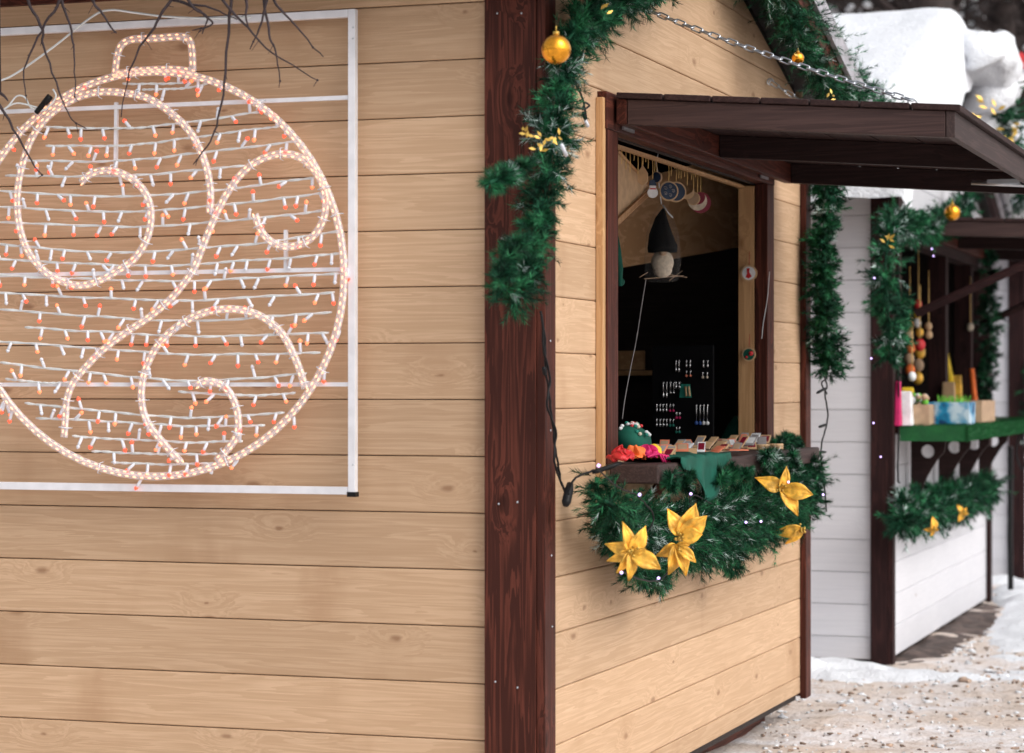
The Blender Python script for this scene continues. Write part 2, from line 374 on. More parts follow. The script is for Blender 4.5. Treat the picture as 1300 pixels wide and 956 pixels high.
bank(H2, [(0.02, 0.0, 0.05, 0.42, 'x'), (0.05, 1.2, 0.05, 0.50, 'x'), (0.05, 2.6, 0.05, 0.45, 'x'), (0.05, 3.8, 0.04, 0.36, 'x')], 'dark_strip', 'dark_ground')  # dark brown strip along the foot of the front wall
bank(H3, [(-2.6, -0.25, 0.12, 0.5, 'y'), (-0.8, -0.25, 0.14, 0.5, 'y'), (0.1, -0.3, 0.08, 0.5, 'y'), (0.4, -0.3, 0.04, 0.3, 'y')], 'snow_bank')

# ---------------------------------------------------------------- huts
def hut(P, label, LEN, col, y0, y1, z0, z1, lineF, lineS, ridge, slope, eave, snow, dep=2.7, jamb=0.12, base=0.12, mull=None, over=0.22, pitch=0.16, group='market huts standing in a row', cb=(0.152, 0.073), jx=(-0.055, 0.034), bm='brown'):
    t = thing('market_hut', P.c, label, 'hut', group, P.rz); T = P.M; mid = LEN/2
    rz = lambda y, d=0: ridge - slope*abs(y-mid) - d
    # front wall planks (one mesh), split round the opening, clipped under the roof
    mb = MB(T); k0 = int((lineF-base)/pitch)+1
    for k in range(-k0, 16):
        a = max(base, lineF+k*pitch); b = lineF+(k+1)*pitch
        if b-a < 0.03 or a > ridge: continue
        segs = [(0.001, LEN-0.001)] if not (z0-0.02 < (a+b)/2 < z1+0.02) else [(0.001, y0+0.01), (y1-0.01, LEN-0.001)]
        segs = [(p, q, a) for p, q in segs]
        if len(segs) == 1 and a < z1+0.05 < b: segs = [(0.001, y0+0.01, a), (y0+0.0105, y1-0.0105, z1+0.05), (y1-0.01, LEN-0.001, a)]
        for s0, s1, a in segs:
            poly = [(s0, a+0.0007), (s1, a+0.0007), (s1, b-0.0007), (s0, b-0.0007)]
            poly = clip(poly, slope, 1, ridge+slope*mid-0.11); poly = clip(poly, -slope, 1, ridge-slope*mid-0.11)
            if len(poly) > 2: mb.prism(poly, lambda p, q, tt: (tt-0.022, p, q), 0.022)
    build('front_wall', mb, M[col+'1'], t, bevel=0.005)
    mb = MB(T); k0 = int((lineS-base)/pitch)+1
    top = rz(0, 0.035)
    for side in (0, LEN):
        for k in range(-k0, 16):
            a = max(base, lineS+k*pitch); b = min(top, lineS+(k+1)*pitch)
            if b-a < 0.03: continue
            if side == 0: mb.box(-dep, -0.002, 0, 0.022, a+0.0012, b-0.0012)
            else: mb.box(-dep, -0.002, LEN-0.022, LEN, a+0.0012, b-0.0012)
        build('side_wall', mb, M[col+'0'], t, bevel=0.0035); mb = MB(T)
    # inside lining, floor, back
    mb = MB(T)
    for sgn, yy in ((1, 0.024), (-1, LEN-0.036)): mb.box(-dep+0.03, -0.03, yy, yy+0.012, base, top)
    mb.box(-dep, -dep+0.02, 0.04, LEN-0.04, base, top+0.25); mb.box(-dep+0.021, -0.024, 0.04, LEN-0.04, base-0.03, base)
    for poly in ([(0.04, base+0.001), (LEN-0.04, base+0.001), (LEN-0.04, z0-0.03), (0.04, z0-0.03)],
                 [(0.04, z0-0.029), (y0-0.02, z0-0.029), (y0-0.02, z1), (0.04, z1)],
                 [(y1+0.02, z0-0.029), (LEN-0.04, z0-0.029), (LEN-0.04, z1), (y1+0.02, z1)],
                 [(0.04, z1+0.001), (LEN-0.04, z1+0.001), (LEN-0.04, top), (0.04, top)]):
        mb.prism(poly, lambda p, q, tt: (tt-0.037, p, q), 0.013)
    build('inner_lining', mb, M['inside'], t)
    # skids
    mb = MB(T)
    for xx in (-0.25, -dep+0.15): mb.box(xx, xx+0.1, 0.05, LEN-0.05, -0.03, base-0.031)
    build('skid', mb, M[bm+'1'], t)
    # corner boards
    mb = MB(T); zt = rz(0, 0.12)
    mb.box(-cb[0], -0.0, -0.026, -0.001, base-0.02, zt)
    build('corner_board', mb, M[bm+'2'], t, bevel=0.002)
    mb = MB(T); mb.box(0.001, 0.026, -0.022, cb[1], base-0.02, zt+0.01); build('corner_board', mb, M[bm+'2'], t, bevel=0.002)
    mb = MB(T); mb.box(0.001, 0.026, LEN-0.07, LEN+0.024, base-0.02, zt+0.01); build('corner_board', mb, M[bm+'2'], t, bevel=0.002)
    mb = MB(T); mb.box(-0.12, 0.0, LEN+0.001, LEN+0.025, base-0.02, zt); build('corner_board', mb, M[bm+'2'], t, bevel=0.002)
    # window frame
    fr = None
    mb = MB(T); mb.box(jx[0], jx[1], y0, y0+jamb, z0, z1+0.001); fr = build('window_frame', mb, M[bm+'2'], t, bevel=0.002)
    mb = MB(T); mb.box(jx[0], jx[1], y1-jamb, y1, z0, z1+0.001); build('jamb', mb, M[bm+'2'], fr, bevel=0.002)
    mb = MB(T); mb.box(jx[0], jx[1], y0-0.01, y1+0.01, z1+0.003, z1+0.115); build('head_board', mb, M[bm+'1'], fr, bevel=0.002)
    if mull:
        for yy in mull:
            mb = MB(T); mb.box(-0.07, 0.03, yy, yy+0.1, z0, z1+0.001); build('mullion', mb, M[bm+'2'], fr, bevel=0.002)
    # roof
    ov0, ov1 = -dep-0.2, over
    mb = MB(T)
    def slab(d0, d1, x0, x1, e=eave):
        for sg in (-1, 1):
            ye = mid + sg*(mid+e)
            poly = [(mid+sg*0.001, rz(mid)-d0), (ye, rz(ye)-d0), (ye, rz(ye)-d1), (mid+sg*0.001, rz(mid)-d1)]
            mb.prism(poly, lambda p, q, tt: (x0+tt, p, q), x1-x0)
    slab(0.0, 0.03, ov0, ov1)
    rf = build('roof', mb, M['roofing'], t)
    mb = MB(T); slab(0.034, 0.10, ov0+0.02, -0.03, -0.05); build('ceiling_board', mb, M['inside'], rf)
    mb = MB(T); slab(-0.012, 0.078, ov1+0.003, ov1+0.022, eave+0.01); build('edge_strip', mb, M['grey_metal'], rf)
    mb = MB(T); slab(0.032, 0.15, ov1-0.035, ov1-0.002, eave-0.01); build('barge_board', mb, M[bm+'1'], rf)
    for ya, yb in ((-0.028, -0.003), (LEN+0.003, LEN+0.028)):
        mb = MB(T); mb.box(-dep, -0.16, ya, yb, zt+0.015, zt+0.08); build('eave_board', mb, M[bm+'0'], t)
    if snow:
        mb = MB(T); nx, ny = 60, 70; X0, X1 = ov0-0.02, over+0.07; Y0, Y1 = -eave-0.08, LEN+eave+0.08
        def top_(x, y):
            ex = min((x-X0), (X1-x))/0.15; ey = min(y-Y0, Y1-y)/0.20
            e = max(0, min(1, ex)); g = max(0, min(1, ey)); fall = math.sqrt(max(0, 1-(1-e)**2))*math.sqrt(max(0, 1-(1-g)**2))
            yy = math.sqrt((y-mid)**2+0.10**2)-0.04
            p = P.W(x, y, 0); return ridge - slope*yy + 0.012 + snow*fall*(1+0.05*noise.noise(p*2.3)) + (0.02*noise.noise(p*1.1+Vector((0, 0, 3))) + 0.012*noise.noise(p*4.5))*fall
        def bot_(x, y): return rz(y) + 0.006 - (0.10 if (x > over+0.03) else 0)*(0.5+0.5*noise.noise(Vector((y*5, 1, 2)))) - (0.06 if (y < -eave-0.02 or y > LEN+eave+0.02) else 0)*(1+noise.noise(Vector((x*4, 2, 9))))
        vs = []; fs = []
        for j in range(ny+1):
            for i in range(nx+1):
                a = (1-math.cos(PI*i/nx))/2*0.6+0.4*i/nx; b = (1-math.cos(PI*j/ny))/2*0.5+0.5*j/ny
                x = X0+(X1-X0)*a; y = Y0+(Y1-Y0)*b
                z_ = top_(x, y)
                if i in (0, nx) or j in (0, ny): z_ = bot_(x, y)
                vs.append((x, y, z_))
        nb = len(vs)
        for j in range(ny+1):
            for i in range(nx+1):
                x, y, z_ = vs[j*(nx+1)+i]; vs.append((x, y, min(z_, bot_(x, y))-0.001))
        for j in range(ny):
            for i in range(nx):
                q = j*(nx+1)+i; fs.append((q, q+1, q+nx+2, q+nx+1)); fs.append((nb+q, nb+q+nx+1, nb+q+nx+2, nb+q+1))
        mb.add(vs, fs, 0, True)
        build('snow_cover', mb, M['snow'], rf)
    return t, fr
def awning(P, t, y0, y1, zA, drop, struts=False):
    T = P.M; XO = 1.06
    sl = lambda x: zA - drop*(x-0.04)/(XO-0.04)
    def bar(mb, xa, xb, ya, yb, d0, d1, mi=0):
        mb.add([(xa,ya,sl(xa)-d1),(xb,ya,sl(xb)-d1),(xb,yb,sl(xb)-d1),(xa,yb,sl(xa)-d1),(xa,ya,sl(xa)-d0),(xb,ya,sl(xb)-d0),(xb,yb,sl(xb)-d0),(xa,yb,sl(xa)-d0)],
               [(0,3,2,1),(4,5,6,7),(0,1,5,4),(1,2,6,5),(2,3,7,6),(3,0,4,7)], mi)
    mb = MB(T); n = 7
    for i in range(n):
        a = 0.04+(XO+0.02-0.04)*i/n; b = 0.04+(XO+0.02-0.04)*(i+1)/n
        bar(mb, a+0.003, b-0.003, y0-0.01, y1+0.01, 0.0, 0.018)
    aw = build('awning', mb, M['dark_deck'], t, bevel=0.003)
    for yy in (y0, (y0+y1)/2-0.02, y1-0.04):
        mb = MB(T); bar(mb, 0.075, XO-0.028, yy, yy+0.04, 0.0195, 0.095); build('beam', mb, M['grey_brown'] if yy == y0 else M['dark_beam'], aw, bevel=0.002)
    mb = MB(T); bar(mb, XO-0.026, XO, y0, y1, 0.0195, 0.095); build('front_rail', mb, M['grey_brown1'], aw, bevel=0.002)
    mb = MB(T); bar(mb, 0.04, 0.073, y0, y1, 0.0195, 0.095); build('hinge_rail', mb, M['brown1'], aw, bevel=0.002)
    if struts:
        for yy in (y0+0.03, y1-0.07):
            mb = MB(T); mb.tube([(0.03, yy, zA-0.50), (0.86, yy, sl(0.86)-0.10)], 0.024, 4, smooth=False); build('strut', mb, M['dark0'], aw)
    return aw, sl
def ledge(P, t, y0, y1, xo, z, th, mat, brackets, r=0.0):
    T = P.M; mb = MB(T); mb.box(0.036, xo, y0, y1, z-th, z); mb.box(-0.14, 0.034, y0+0.17, y1-0.14, z-th, z-0.001)
    c = build('counter_shelf', mb, mat, t, bevel=0.006)
    for yy in brackets:
        mb = MB(T); o = []
        for i in range(9): q = i/8; e_ = min(1, q*1.1); o.append((0.085+0.125*(1-e_*e_*(3-2*e_)), z-th-0.003-0.33*q))
        poly = [(0.030, z-th-0.003)]+o[0:1]+o[1:]+[(0.030, z-th-0.335)]
        hole = (0.115, z-th-0.085, 0.034)
        # plate in two mirrored pieces leaving a round hole
        cx, cz, hr = hole
        def piece(up):
            ring = [(cx+hr*math.cos(a), cz+hr*math.sin(a)) for a in [PI*k/10 for k in range(11)]]
            if up: return [(o[0][0], z-th-0.003), (0.030, z-th-0.003), (0.030, cz)] + [(cx-hr*math.cos(PI*k/10), cz+hr*math.sin(PI*k/10)) for k in range(11)] + [(0.200, cz)]
            low = [p for p in o if p[1] < cz-0.005]
            return [(0.030, z-th-0.335), (0.06, z-th-0.34)] + low[::-1] + [(0.200, cz-0.0005)] + [(cx+hr*math.cos(PI*k/10), cz-0.0005-hr*math.sin(PI*k/10)) for k in range(11)] + [(0.030, cz-0.0005)]
        for up in (True, False):
            pp = piece(up)
            mb.prism(pp, lambda a, b, tt: (a, yy+tt, b), 0.03)
        build('bracket', mb, M['dark_beam'], c)
    return c

t1, fr1 = hut(H1, 'beige plank hut with dark brown corner boards and an open serving window', 3.44, 'beige', 0.565, 2.775, 1.14, 2.145, 1.469, 1.496, 3.12, 0.29, 0.22, 0.0, jamb=0.11, jx=(-0.018, 0.03))
# light wood strip beside the left jamb and bare pine post behind the right one
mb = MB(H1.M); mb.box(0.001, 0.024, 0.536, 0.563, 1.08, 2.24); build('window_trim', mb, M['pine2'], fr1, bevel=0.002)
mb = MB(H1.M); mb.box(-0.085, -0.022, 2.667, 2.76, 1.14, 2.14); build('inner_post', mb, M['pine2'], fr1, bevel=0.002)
mb = MB(H1.M); mb.box(-0.075, -0.058, 0.68, 2.66, 2.130, 2.141); build('hanging_rail', mb, M['pine0'], fr1)
aw1, sl1 = awning(H1, t1, 0.62, 2.91, 2.262, 0.075)
c1 = ledge(H1, t1, 0.56, 2.86, 0.19, 1.14, 0.058, M['grey_brown1'], [])
mb = MB(H1.M)
for yy in (0.75, 2.6): mb = MB(H1.M); mb.tube([(0.03, yy, 0.95), (0.15, yy, 1.078)], 0.02, 4, smooth=False); build('brace', mb, M['brown0'], c1)
mb = MB(H1.M)          # hinges and bolts under the awning
for yy in (0.70, 2.52): mb = MB(H1.M); mb.box(0.034, 0.040, yy, yy+0.12, 2.158, 2.168); build('hinge', mb, M['steel'], aw1)
mb = MB(H1.M); mb.tube([(0.80, 2.68, sl1(0.8)-0.075), (1.02, 2.68, sl1(1.02)-0.075)], 0.009, 6); mb.box(0.86, 0.98, 2.66, 2.70, sl1(.9)-0.075, sl1(.9)-0.06); build('bolt_latch', mb, M['steel'], aw1)
mb = MB(H1.M)          # nail heads
for px_, py_, in ((604, 0),): pass
for zz in (2.43, 1.05, 0.55): 
    for xx in (-0.11, -0.045): mb = MB(H1.M); mb.ball((xx+rnd.uniform(-.01, .01), -0.027, zz+rnd.uniform(-.02, .02)), (0.0035, 0.002, 0.0035), nu=6, nv=4); build('nail', mb, M['steel'], t1)
for zz in (2.3, 1.9, 1.5, 1.25, 0.9, 0.7): mb = MB(H1.M); mb.ball((0.027, 0.03+rnd.uniform(-.01, .01), zz), (0.002, 0.0035, 0.0035), nu=6, nv=4); build('nail', mb, M['steel'], t1)
# chains
def chain(name, a, b, sag, n, ll, r, label, hookend=True):
    a = Vector(a); b = Vector(b); t = thing(name, a, label, 'chain'); mb = MB()
    pts = [a.lerp(b, i/n) - Vector((0, 0, sag*4*(i/n)*(1-i/n))) for i in range(n+1)]
    for i in range(n):
        p, q = pts[i], pts[i+1]; d = (q-p).normalized(); c = (p+q)/2
        s1 = d.cross(Vector((0, 0, 1))).normalized(); s2 = d.cross(s1)
        s = (s1+s2*0.25).normalized() if i % 2 else (s2+s1*0.45).normalized(); h = (q-p).length/2+r*0.9; w_ = h*0.42
        ring = []
        for k in range(12):
            A = 2*PI*k/12; ring.append(c + d*(h-w_*0.6)*(1 if math.cos(A) > 0 else -1)*(1 if abs(math.cos(A)) > .3 else 0.75) + d*w_*0.6*math.cos(A) + s*w_*math.sin(A))
        mb.tube(ring, r, 6, closed=True)
    build('links', mb, M['steel'], t)
    mb = MB(); e = b; mb.tube([e+Vector((math.cos(x)*0.014, 0, math.sin(x)*0.014-0.01)) for x in [0.3*k for k in range(17)]], r*1.2, 6)
    build('hook', mb, M['steel'], t); mb = MB(); mb.tube([a+Vector((math.cos(x)*0.012, 0, math.sin(x)*0.012)) for x in [0.5*k for k in range(12)]], r*1.2, 6)
    build('screw_eye', mb, M['steel'], t)
A1 = H1.W(0.02, 0.90, 0); A1 = H1.f(815, 10, 0.02)
B1 = H1.W(0.93, 0.66, sl1(0.93)+0.012)
chain('awning_chain', A1, B1, 0.012, 30, 0.034, 0.0028, 'zinc chain from the gable down to the near end of the open brown awning')
A2 = H1.f(978, 104, 0.02); B2 = H1.W(0.55, 2.80, sl1(0.55)+0.012)
chain('awning_chain', A2, B2, 0.01, 18, 0.03, 0.0028, 'shorter zinc chain behind, ending at the far end of the brown awning')

t2, fr2 = hut(H2, 'white plank hut with thick snow on its roof and a green grass counter', 3.75, 'white', 0.07, 3.66, 1.17, 2.10, 1.46, 1.42, 3.14, 0.36, 0.30, 0.38, mull=(1.72, 2.76), over=0.10, base=0.03, cb=(0.085, 0.05), bm='dark')
aw2, sl2 = awning(H2, t2, 0.62, 3.2, 2.25, 0.04, True)
c2 = ledge(H2, t2, 0.12, 3.35, 0.345, 1.165, 0.035, M['brown1'], (0.5, 1.45, 2.25, 3.1))
mb = MB(H2.M)
mb.box(0.04, 0.362, 0.10, 3.37, 1.1665, 1.18); mb.box(0.347, 0.364, 0.10, 3.37, 1.105, 1.1664); mb.box(0.04, 0.346, 0.098, 0.118, 1.105, 1.1664)
r_ = random.Random(4)
for k in range(9000):
    e = r_.random() < .4; x, z_ = (.364, r_.uniform(1.105, 1.18)) if e else (r_.uniform(.04, .364), 1.18)
    y = r_.uniform(.10, 3.37) if not (e and r_.random() < .15) else .098; d = Vector((r_.gauss(1 if e else 0, .4), r_.gauss(0, .4), r_.gauss(.1 if e else 1, .3))).normalized(); p = Vector((x, y, z_)); s_ = d.cross(Vector((.3, .9, .2))).normalized()*.0016
    mb.add([p-s_, p+s_, p+d*.014], [(0, 1, 2)])
build('grass_mat', mb, M['turf'], c2)
t3, fr3 = hut(H3, 'farthest white plank hut, mostly cut off at the right edge behind the second hut', 3.75, 'white', 0.07, 3.66, 1.17, 2.10, 1.46, 1.42, 3.14, 0.36, 0.30, 0.34, mull=(1.78,), over=0.10, base=0.03, cb=(0.085, 0.05), bm='dark')
aw3, sl3 = awning(H3, t3, 0.62, 3.2, 2.25, 0.04, True)

# ---------------------------------------------------------------- plywood sheet and things inside hut 1
mb = MB()
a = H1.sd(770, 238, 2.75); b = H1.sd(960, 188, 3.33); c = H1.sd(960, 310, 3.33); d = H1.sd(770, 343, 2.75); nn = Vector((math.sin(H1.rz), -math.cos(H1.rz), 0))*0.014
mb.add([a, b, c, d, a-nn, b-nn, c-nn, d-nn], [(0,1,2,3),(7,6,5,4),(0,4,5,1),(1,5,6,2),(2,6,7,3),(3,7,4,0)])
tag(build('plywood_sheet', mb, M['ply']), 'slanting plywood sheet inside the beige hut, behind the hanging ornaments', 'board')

# ---------------------------------------------------------------- lit bauble sculpture on the side wall
YM = -0.075
def z1(pts, y=YM): return [H1.sd(x/2.826, yy/2.826, y) for x, yy in pts]
def z2(pts, y=YM): return [H1.sd(x/2.826, 320+yy/2.826, y) for x, yy in pts]
mot = thing('light_sculpture', H1.sd(215, 620, YM), 'large lit bauble of rope lights and small bulbs in a white metal frame', 'light display', None, H1.rz)
def sbar(mb, pts, w_, d_):           # square bar along polyline in the wall plane
    for p, q in zip(pts, pts[1:]):
        p = H1.I @ p; q = H1.I @ q; dd = (q-p).normalized(); n_ = Vector((0, 1, 0)); s = dd.cross(n_).normalized()
        vs = [e + s*a_*w_ + n_*b_*d_ for e in (p, q) for a_, b_ in ((-.5, -.5), (.5, -.5), (.5, .5), (-.5, .5))]
        mb.add(vs, [(0,1,2,3),(7,6,5,4),(0,4,5,1),(1,5,6,2),(2,6,7,3),(3,7,4,0)], 0, False, H1.M)
YF = -0.05
rt, rb = H1.sd(448, 12, YF), H1.sd(448, 628, YF); ll = H1.I @ rt; lx = -1.88
tl = H1.W(lx, YF, (H1.I @ rt).z - 0.011); tr_ = H1.W((H1.I @ rt).x-0.012, YF, (H1.I @ rt).z-0.011)
bl = H1.W(lx, YF, (H1.I @ rb).z + 0.011); br_ = H1.W((H1.I @ rt).x-0.012, YF, (H1.I @ rb).z+0.011)
mb = MB(); sbar(mb, [rb, rt], 0.022, 0.022); sbar(mb, [tl, tr_], 0.022, 0.020); sbar(mb, [bl, br_], 0.022, 0.020)
lf = H1.I @ bl; lg = H1.I @ tl; sbar(mb, [H1.W(lx-0.012, YF, lf.z-0.011), H1.W(lx-0.012, YF, lg.z+0.011)], 0.022, 0.022)
frm = build('frame', mb, M['white_metal'], mot, bevel=0.0015)
for py_ in (124, 342, 488):
    zc = (H1.I @ H1.sd(440, py_, YF)).z; mb = MB(); sbar(mb, [H1.W(lx, YF, zc), H1.W((H1.I @ rt).x-0.012, YF, zc)], 0.012, 0.012); build('crossbar', mb, M['white_metal'], mot)
for p in ([(148, 130), (147, 215)], [(363, 292), (363, 345)]):
    mb = MB(); sbar(mb, [H1.sd(*q, YF) for q in p], 0.010, 0.010); build('crossbar', mb, M['white_metal'], mot)
mb = MB(); q = H1.I @ rb; mb.box(q.x-0.013, q.x+0.013, YF-0.013, YF+0.013, q.z-0.006, q.z+0.008, T=H1.M); build('plastic_cap', mb, M['black'], mot)
mb = MB()
for py_ in (49, 590, 35): mb.ball(H1.sd(448, py_, YF-0.012), 0.003, nu=6, nv=4)
build('screws', mb, M['steel'], mot)
outer = [H1.sd(197+240*math.cos(2*PI*k/64), 348-257*math.sin(2*PI*k/64), YM) for k in range(64)]
ropes = [
 (outer, True),
 (smooth(z1([(290,655),(330,622),(400,612),(470,640),(520,690),(542,760),(530,850),(485,925)]) + z2([(430,62),(350,105),(280,120),(200,95),(140,50)]) + z1([(95,890),(68,800),(62,700),(78,600),(112,500),(170,420),(250,362),(340,332),(430,332),(530,352),(620,410),(690,485),(735,580),(755,680),(752,765)]), 5), False),
 (smooth(z1([(915,770),(945,840),(1000,880),(1070,880),(1130,840),(1165,770),(1165,690),(1135,620),(1080,567),(1010,552),(930,575),(870,620),(820,685),(780,760),(745,840)]) + z2([(718,5),(690,70),(620,160),(540,230),(450,290),(370,350),(310,410),(262,470),(240,530),(235,600),(230,665)]), 5), False),
 (smooth(z2([(650,755),(590,690),(535,620),(512,560),(508,490),(522,420),(562,340),(620,280),(700,230),(780,207),(860,207),(940,232),(1010,290),(1050,360),(1078,430),(1095,490)]), 5), False),
 (smooth(z2([(705,480),(740,462),(800,480),(838,530),(855,600),(848,660),(815,710),(775,750)]), 5), False),
 (smooth(z1([(412,268),(428,175),(470,142),(560,137),(655,132),(686,160),(692,255)]), 4), False),
 (smooth(z1([(412,268),(480,256),(560,250),(640,250),(700,262)]), 4), False)]
dirn = Vector((math.sin(H1.rz), -math.cos(H1.rz), 0))      # out of the side wall, towards the street
for pts, closed in ropes:
    n = len(pts); mb = MB(); mw = MB(); bl_ = MB(); left = []; right = []
    for i, p in enumerate(pts):
        d = (pts[(i+1) % n]-pts[i-1]) if closed else (pts[min(i+1, n-1)]-pts[max(i-1, 0)])
        s = d.normalized().cross(dirn).normalized()
        left.append(p+s*0.0058); right.append(p-s*0.0058)
    mb.tube(left, 0.0056, 8, closed=closed); mb.tube(right, 0.0056, 8, closed=closed)
    rp = build('rope_light', mb, M['rope'], mot)
    mw.tube([p-dirn*0.010 for p in pts], 0.0035, 6, closed=closed); build('shape_rod', mw, M['white_metal'], rp)
    for line, ph in ((left, 0.0), (right, 0.012)):
        acc = ph; m_ = len(line)
        for i in range(m_ if closed else m_-1):
            p, q = line[i], line[(i+1) % m_]; l_ = (q-p).length
            while acc < l_:
                c = p.lerp(q, acc/l_); e = (q-p).normalized()*0.0055
                bl_.tube([c-e, c-e*0.5, c+e*0.5, c+e], [0.0009, 0.0025, 0.0025, 0.0009], 5); acc += 0.0245
            acc -= l_
    tag(build('filaments', bl_, M['warm'], rp), kind='stuff')
mb = MB()                      # clips tying the rope to the rods
for pts, closed in ropes:
    for i in range(3, len(pts)-2, 7):
        d = (pts[i+1]-pts[i-1]).normalized(); s = d.cross(dirn); p = pts[i]
        mb = MB(); mb.tube([p-s*0.018-dirn*0.012, p-s*0.015+dirn*0.009, p+s*0.015+dirn*0.009, p+s*0.019-dirn*0.012], 0.0016, 4); build('cable_tie', mb, M['bulb_white'], mot)
rows = [('1', [(440,300),(600,300),(740,285)]), ('1', [(510,322),(640,318),(765,297)]), ('1', [(150,455),(400,462),(620,445),(940,400)]), ('1', [(165,522),(380,524),(560,510),(800,478),(1000,455)]),
 ('1', [(80,575),(400,578),(700,550),(1070,505)]), ('1', [(20,630),(450,630),(880,595)]), ('1', [(-60,680),(400,705),(800,680),(1130,635)]), ('1', [(-60,738),(400,760),(800,735),(1170,690)]),
 ('1', [(-80,795),(480,812),(850,790),(1160,755)]), ('1', [(-80,868),(400,905),(850,880),(1220,830)]), ('2', [(-80,20),(300,42),(600,48),(900,30),(1220,5)]), ('2', [(-80,80),(350,98),(700,102),(1220,75)]),
 ('2', [(-80,142),(350,165),(700,172),(1200,145)]), ('2', [(-60,200),(350,232),(700,246),(1190,215)]), ('2', [(90,270),(350,285),(700,302),(1180,290)]), ('2', [(-40,318),(350,345),(700,368),(1150,360)]),
 ('2', [(0,398),(300,430),(700,462),(1100,437)]), ('2', [(20,455),(150,468),(260,466)]), ('2', [(640,500),(880,515),(1060,505)]), ('2', [(90,542),(350,570),(700,594),(1020,575)]), ('2', [(130,595),(450,612),(700,624),(950,622)]),
 ('2', [(260,660),(450,672),(700,682),(870,678)]), ('2', [(330,715),(560,724),(780,724)]), ('2', [(400,755),(600,762),(770,758)])]
nb_ = 0; rest = [MB(), MB(), MB()]
for zz, pts in rows:
    P3 = (z1 if zz == '1' else z2)(pts, YM+0.012); P3 = smooth(P3, 12); mb = MB()
    o1, o2 = [], []
    for i, p in enumerate(P3):
        o = Vector((0, 0, 1))*0.0020*math.sin(i*1.3)+dirn*0.0020*math.cos(i*1.3); j = Vector((0, 0, noise.noise(p*12)*0.003)); o1.append(p+o+j); o2.append(p-o+j)
    mb.tube(o1, 0.0025, 4); mb.tube(o2, 0.0025, 4)
    st = build('bulb_string', mb, M['string'], mot)
    tot = sum((b_-a_).length for a_, b_ in zip(P3, P3[1:])); acc = rnd.uniform(0.02, 0.08); run = 0
    for a_, b_ in zip(P3, P3[1:]):
        l_ = (b_-a_).length
        while acc < run+l_:
            p = a_.lerp(b_, (acc-run)/l_)
            if nb_ < 100: bm_, off = [MB(), MB(), MB()], None
            along = (b_-a_).normalized(); up = rnd.random() < 0.22; ang = rnd.gauss(0, 0.38)
            d = (Vector((0, 0, 1 if up else -1))*math.cos(ang)+along*math.sin(ang)+dirn*rnd.uniform(0, 0.5)).normalized()
            ln = rnd.uniform(.030, .038); tgt = MB() ; e = p+d*ln
            tgt.tube([p, p+d*ln*0.15, p+d*ln*0.62, p+d*ln*0.8], [0.0026, 0.0050, 0.0050, 0.004], 6, mi=0)
            tgt.tube([p+d*ln*0.8, p+d*ln*0.93, p+d*ln*1.08], [0.0056, 0.0062, 0.0018], 6, mi=1)
            mt = M['red_tip'] if rnd.random() < 0.55 else M['orange_tip']
            if rnd.random() < 0.25: mt = M['bulb_white']
            if nb_ < 100: build('bulb', tgt, [M['bulb_white'], mt], st)
            else:
                k = 0 if mt == M['red_tip'] else (1 if mt == M['orange_tip'] else 2)
                rest[0].add(tgt.v, tgt.f, 0, True); rest[0].m[-len(tgt.f):] = [0 if x == 0 else k+1 for x in tgt.m]
            nb_ += 1; acc += rnd.uniform(0.04, 0.095)
        run += l_
for k in range(30):
    A = rnd.uniform(0, 2*PI); p = H1.sd(197+244*math.cos(A), 348-261*math.sin(A), YM+.01); d = Vector((rnd.gauss(0, .5), 0, -1)).normalized(); ln = .034; n0 = len(rest[0].f)
    rest[0].tube([p, p+d*ln*.15, p+d*ln*.62, p+d*ln*.8], [0.0026, 0.0050, 0.0050, 0.004], 6, mi=0); rest[0].tube([p+d*ln*.8, p+d*ln*.93, p+d*ln*1.08], [0.0056, 0.0062, 0.0018], 6, mi=rnd.choice((1, 1, 2)))
if rest[0].v: tag(build('bulb', rest[0], [M['bulb_white'], M['red_tip'], M['orange_tip'], M['bulb_white']], mot), kind='stuff')
# white feed cable over the frame
mb = MB(); mb.tube(smooth(z1([(-60,310),(0,290),(60,262),(190,170),(330,60),(395,36),(480,45),(600,60),(760,66),(900,62)], -0.09), 6), 0.0035, 6)
build('feed_cable', mb, M['string'], mot)
mb = MB()
for pts in ([(0,400),(30,380),(60,345),(90,350),(110,385),(150,400)], [(10,395),(60,370),(130,385),(160,395),(200,350),(190,320)]): mb.tube(smooth(z1(pts, -0.09), 5), 0.0028, 5)
build('spare_wire', mb, M['string'], mot)
mb = MB(); mb.tube(z1([(130,405),(165,360)], -0.095), 0.008, 8); mb.tube(z1([(160,370),(180,345)], -0.095), 0.010, 8); build('connector', mb, M['black'], mot)

# ---------------------------------------------------------------- bare overhanging branches
mb = MB(); YT = -0.36
tw = [[(100,-60),(100,0),(150,110),(160,170),(210,320),(250,420),(310,465)], [(225,-60),(222,0),(255,110),(265,200),(270,345)], [(240,-60),(215,0),(150,110),(85,250),(95,345)],
 [(640,-60),(610,0),(550,100),(500,170),(460,280),(430,420)], [(840,-60),(830,0),(815,150),(800,340),(770,470),(720,555),(690,595)], [(780,-60),(800,0),(870,80),(980,190),(1140,290)],
 [(930,-60),(950,0),(965,120),(990,190),(1005,290)], [(975,-60),(985,0),(1060,90),(1160,203)], [(-120,200),(0,380),(60,480),(120,590),(150,630)], [(965,-60),(960,0),(930,100),(895,178)],
 [(300,-60),(330,0),(400,100),(420,122)], [(650,-60),(690,20),(740,60),(722,122)], [(620,0),(680,20),(760,80),(690,110)], [(0,330),(20,350),(30,362)], [(360,-60),(340,0),(350,40)], [(880,-40),(885,40),(890,95)], [(560,-60),(640,5),(760,30),(850,70)]]
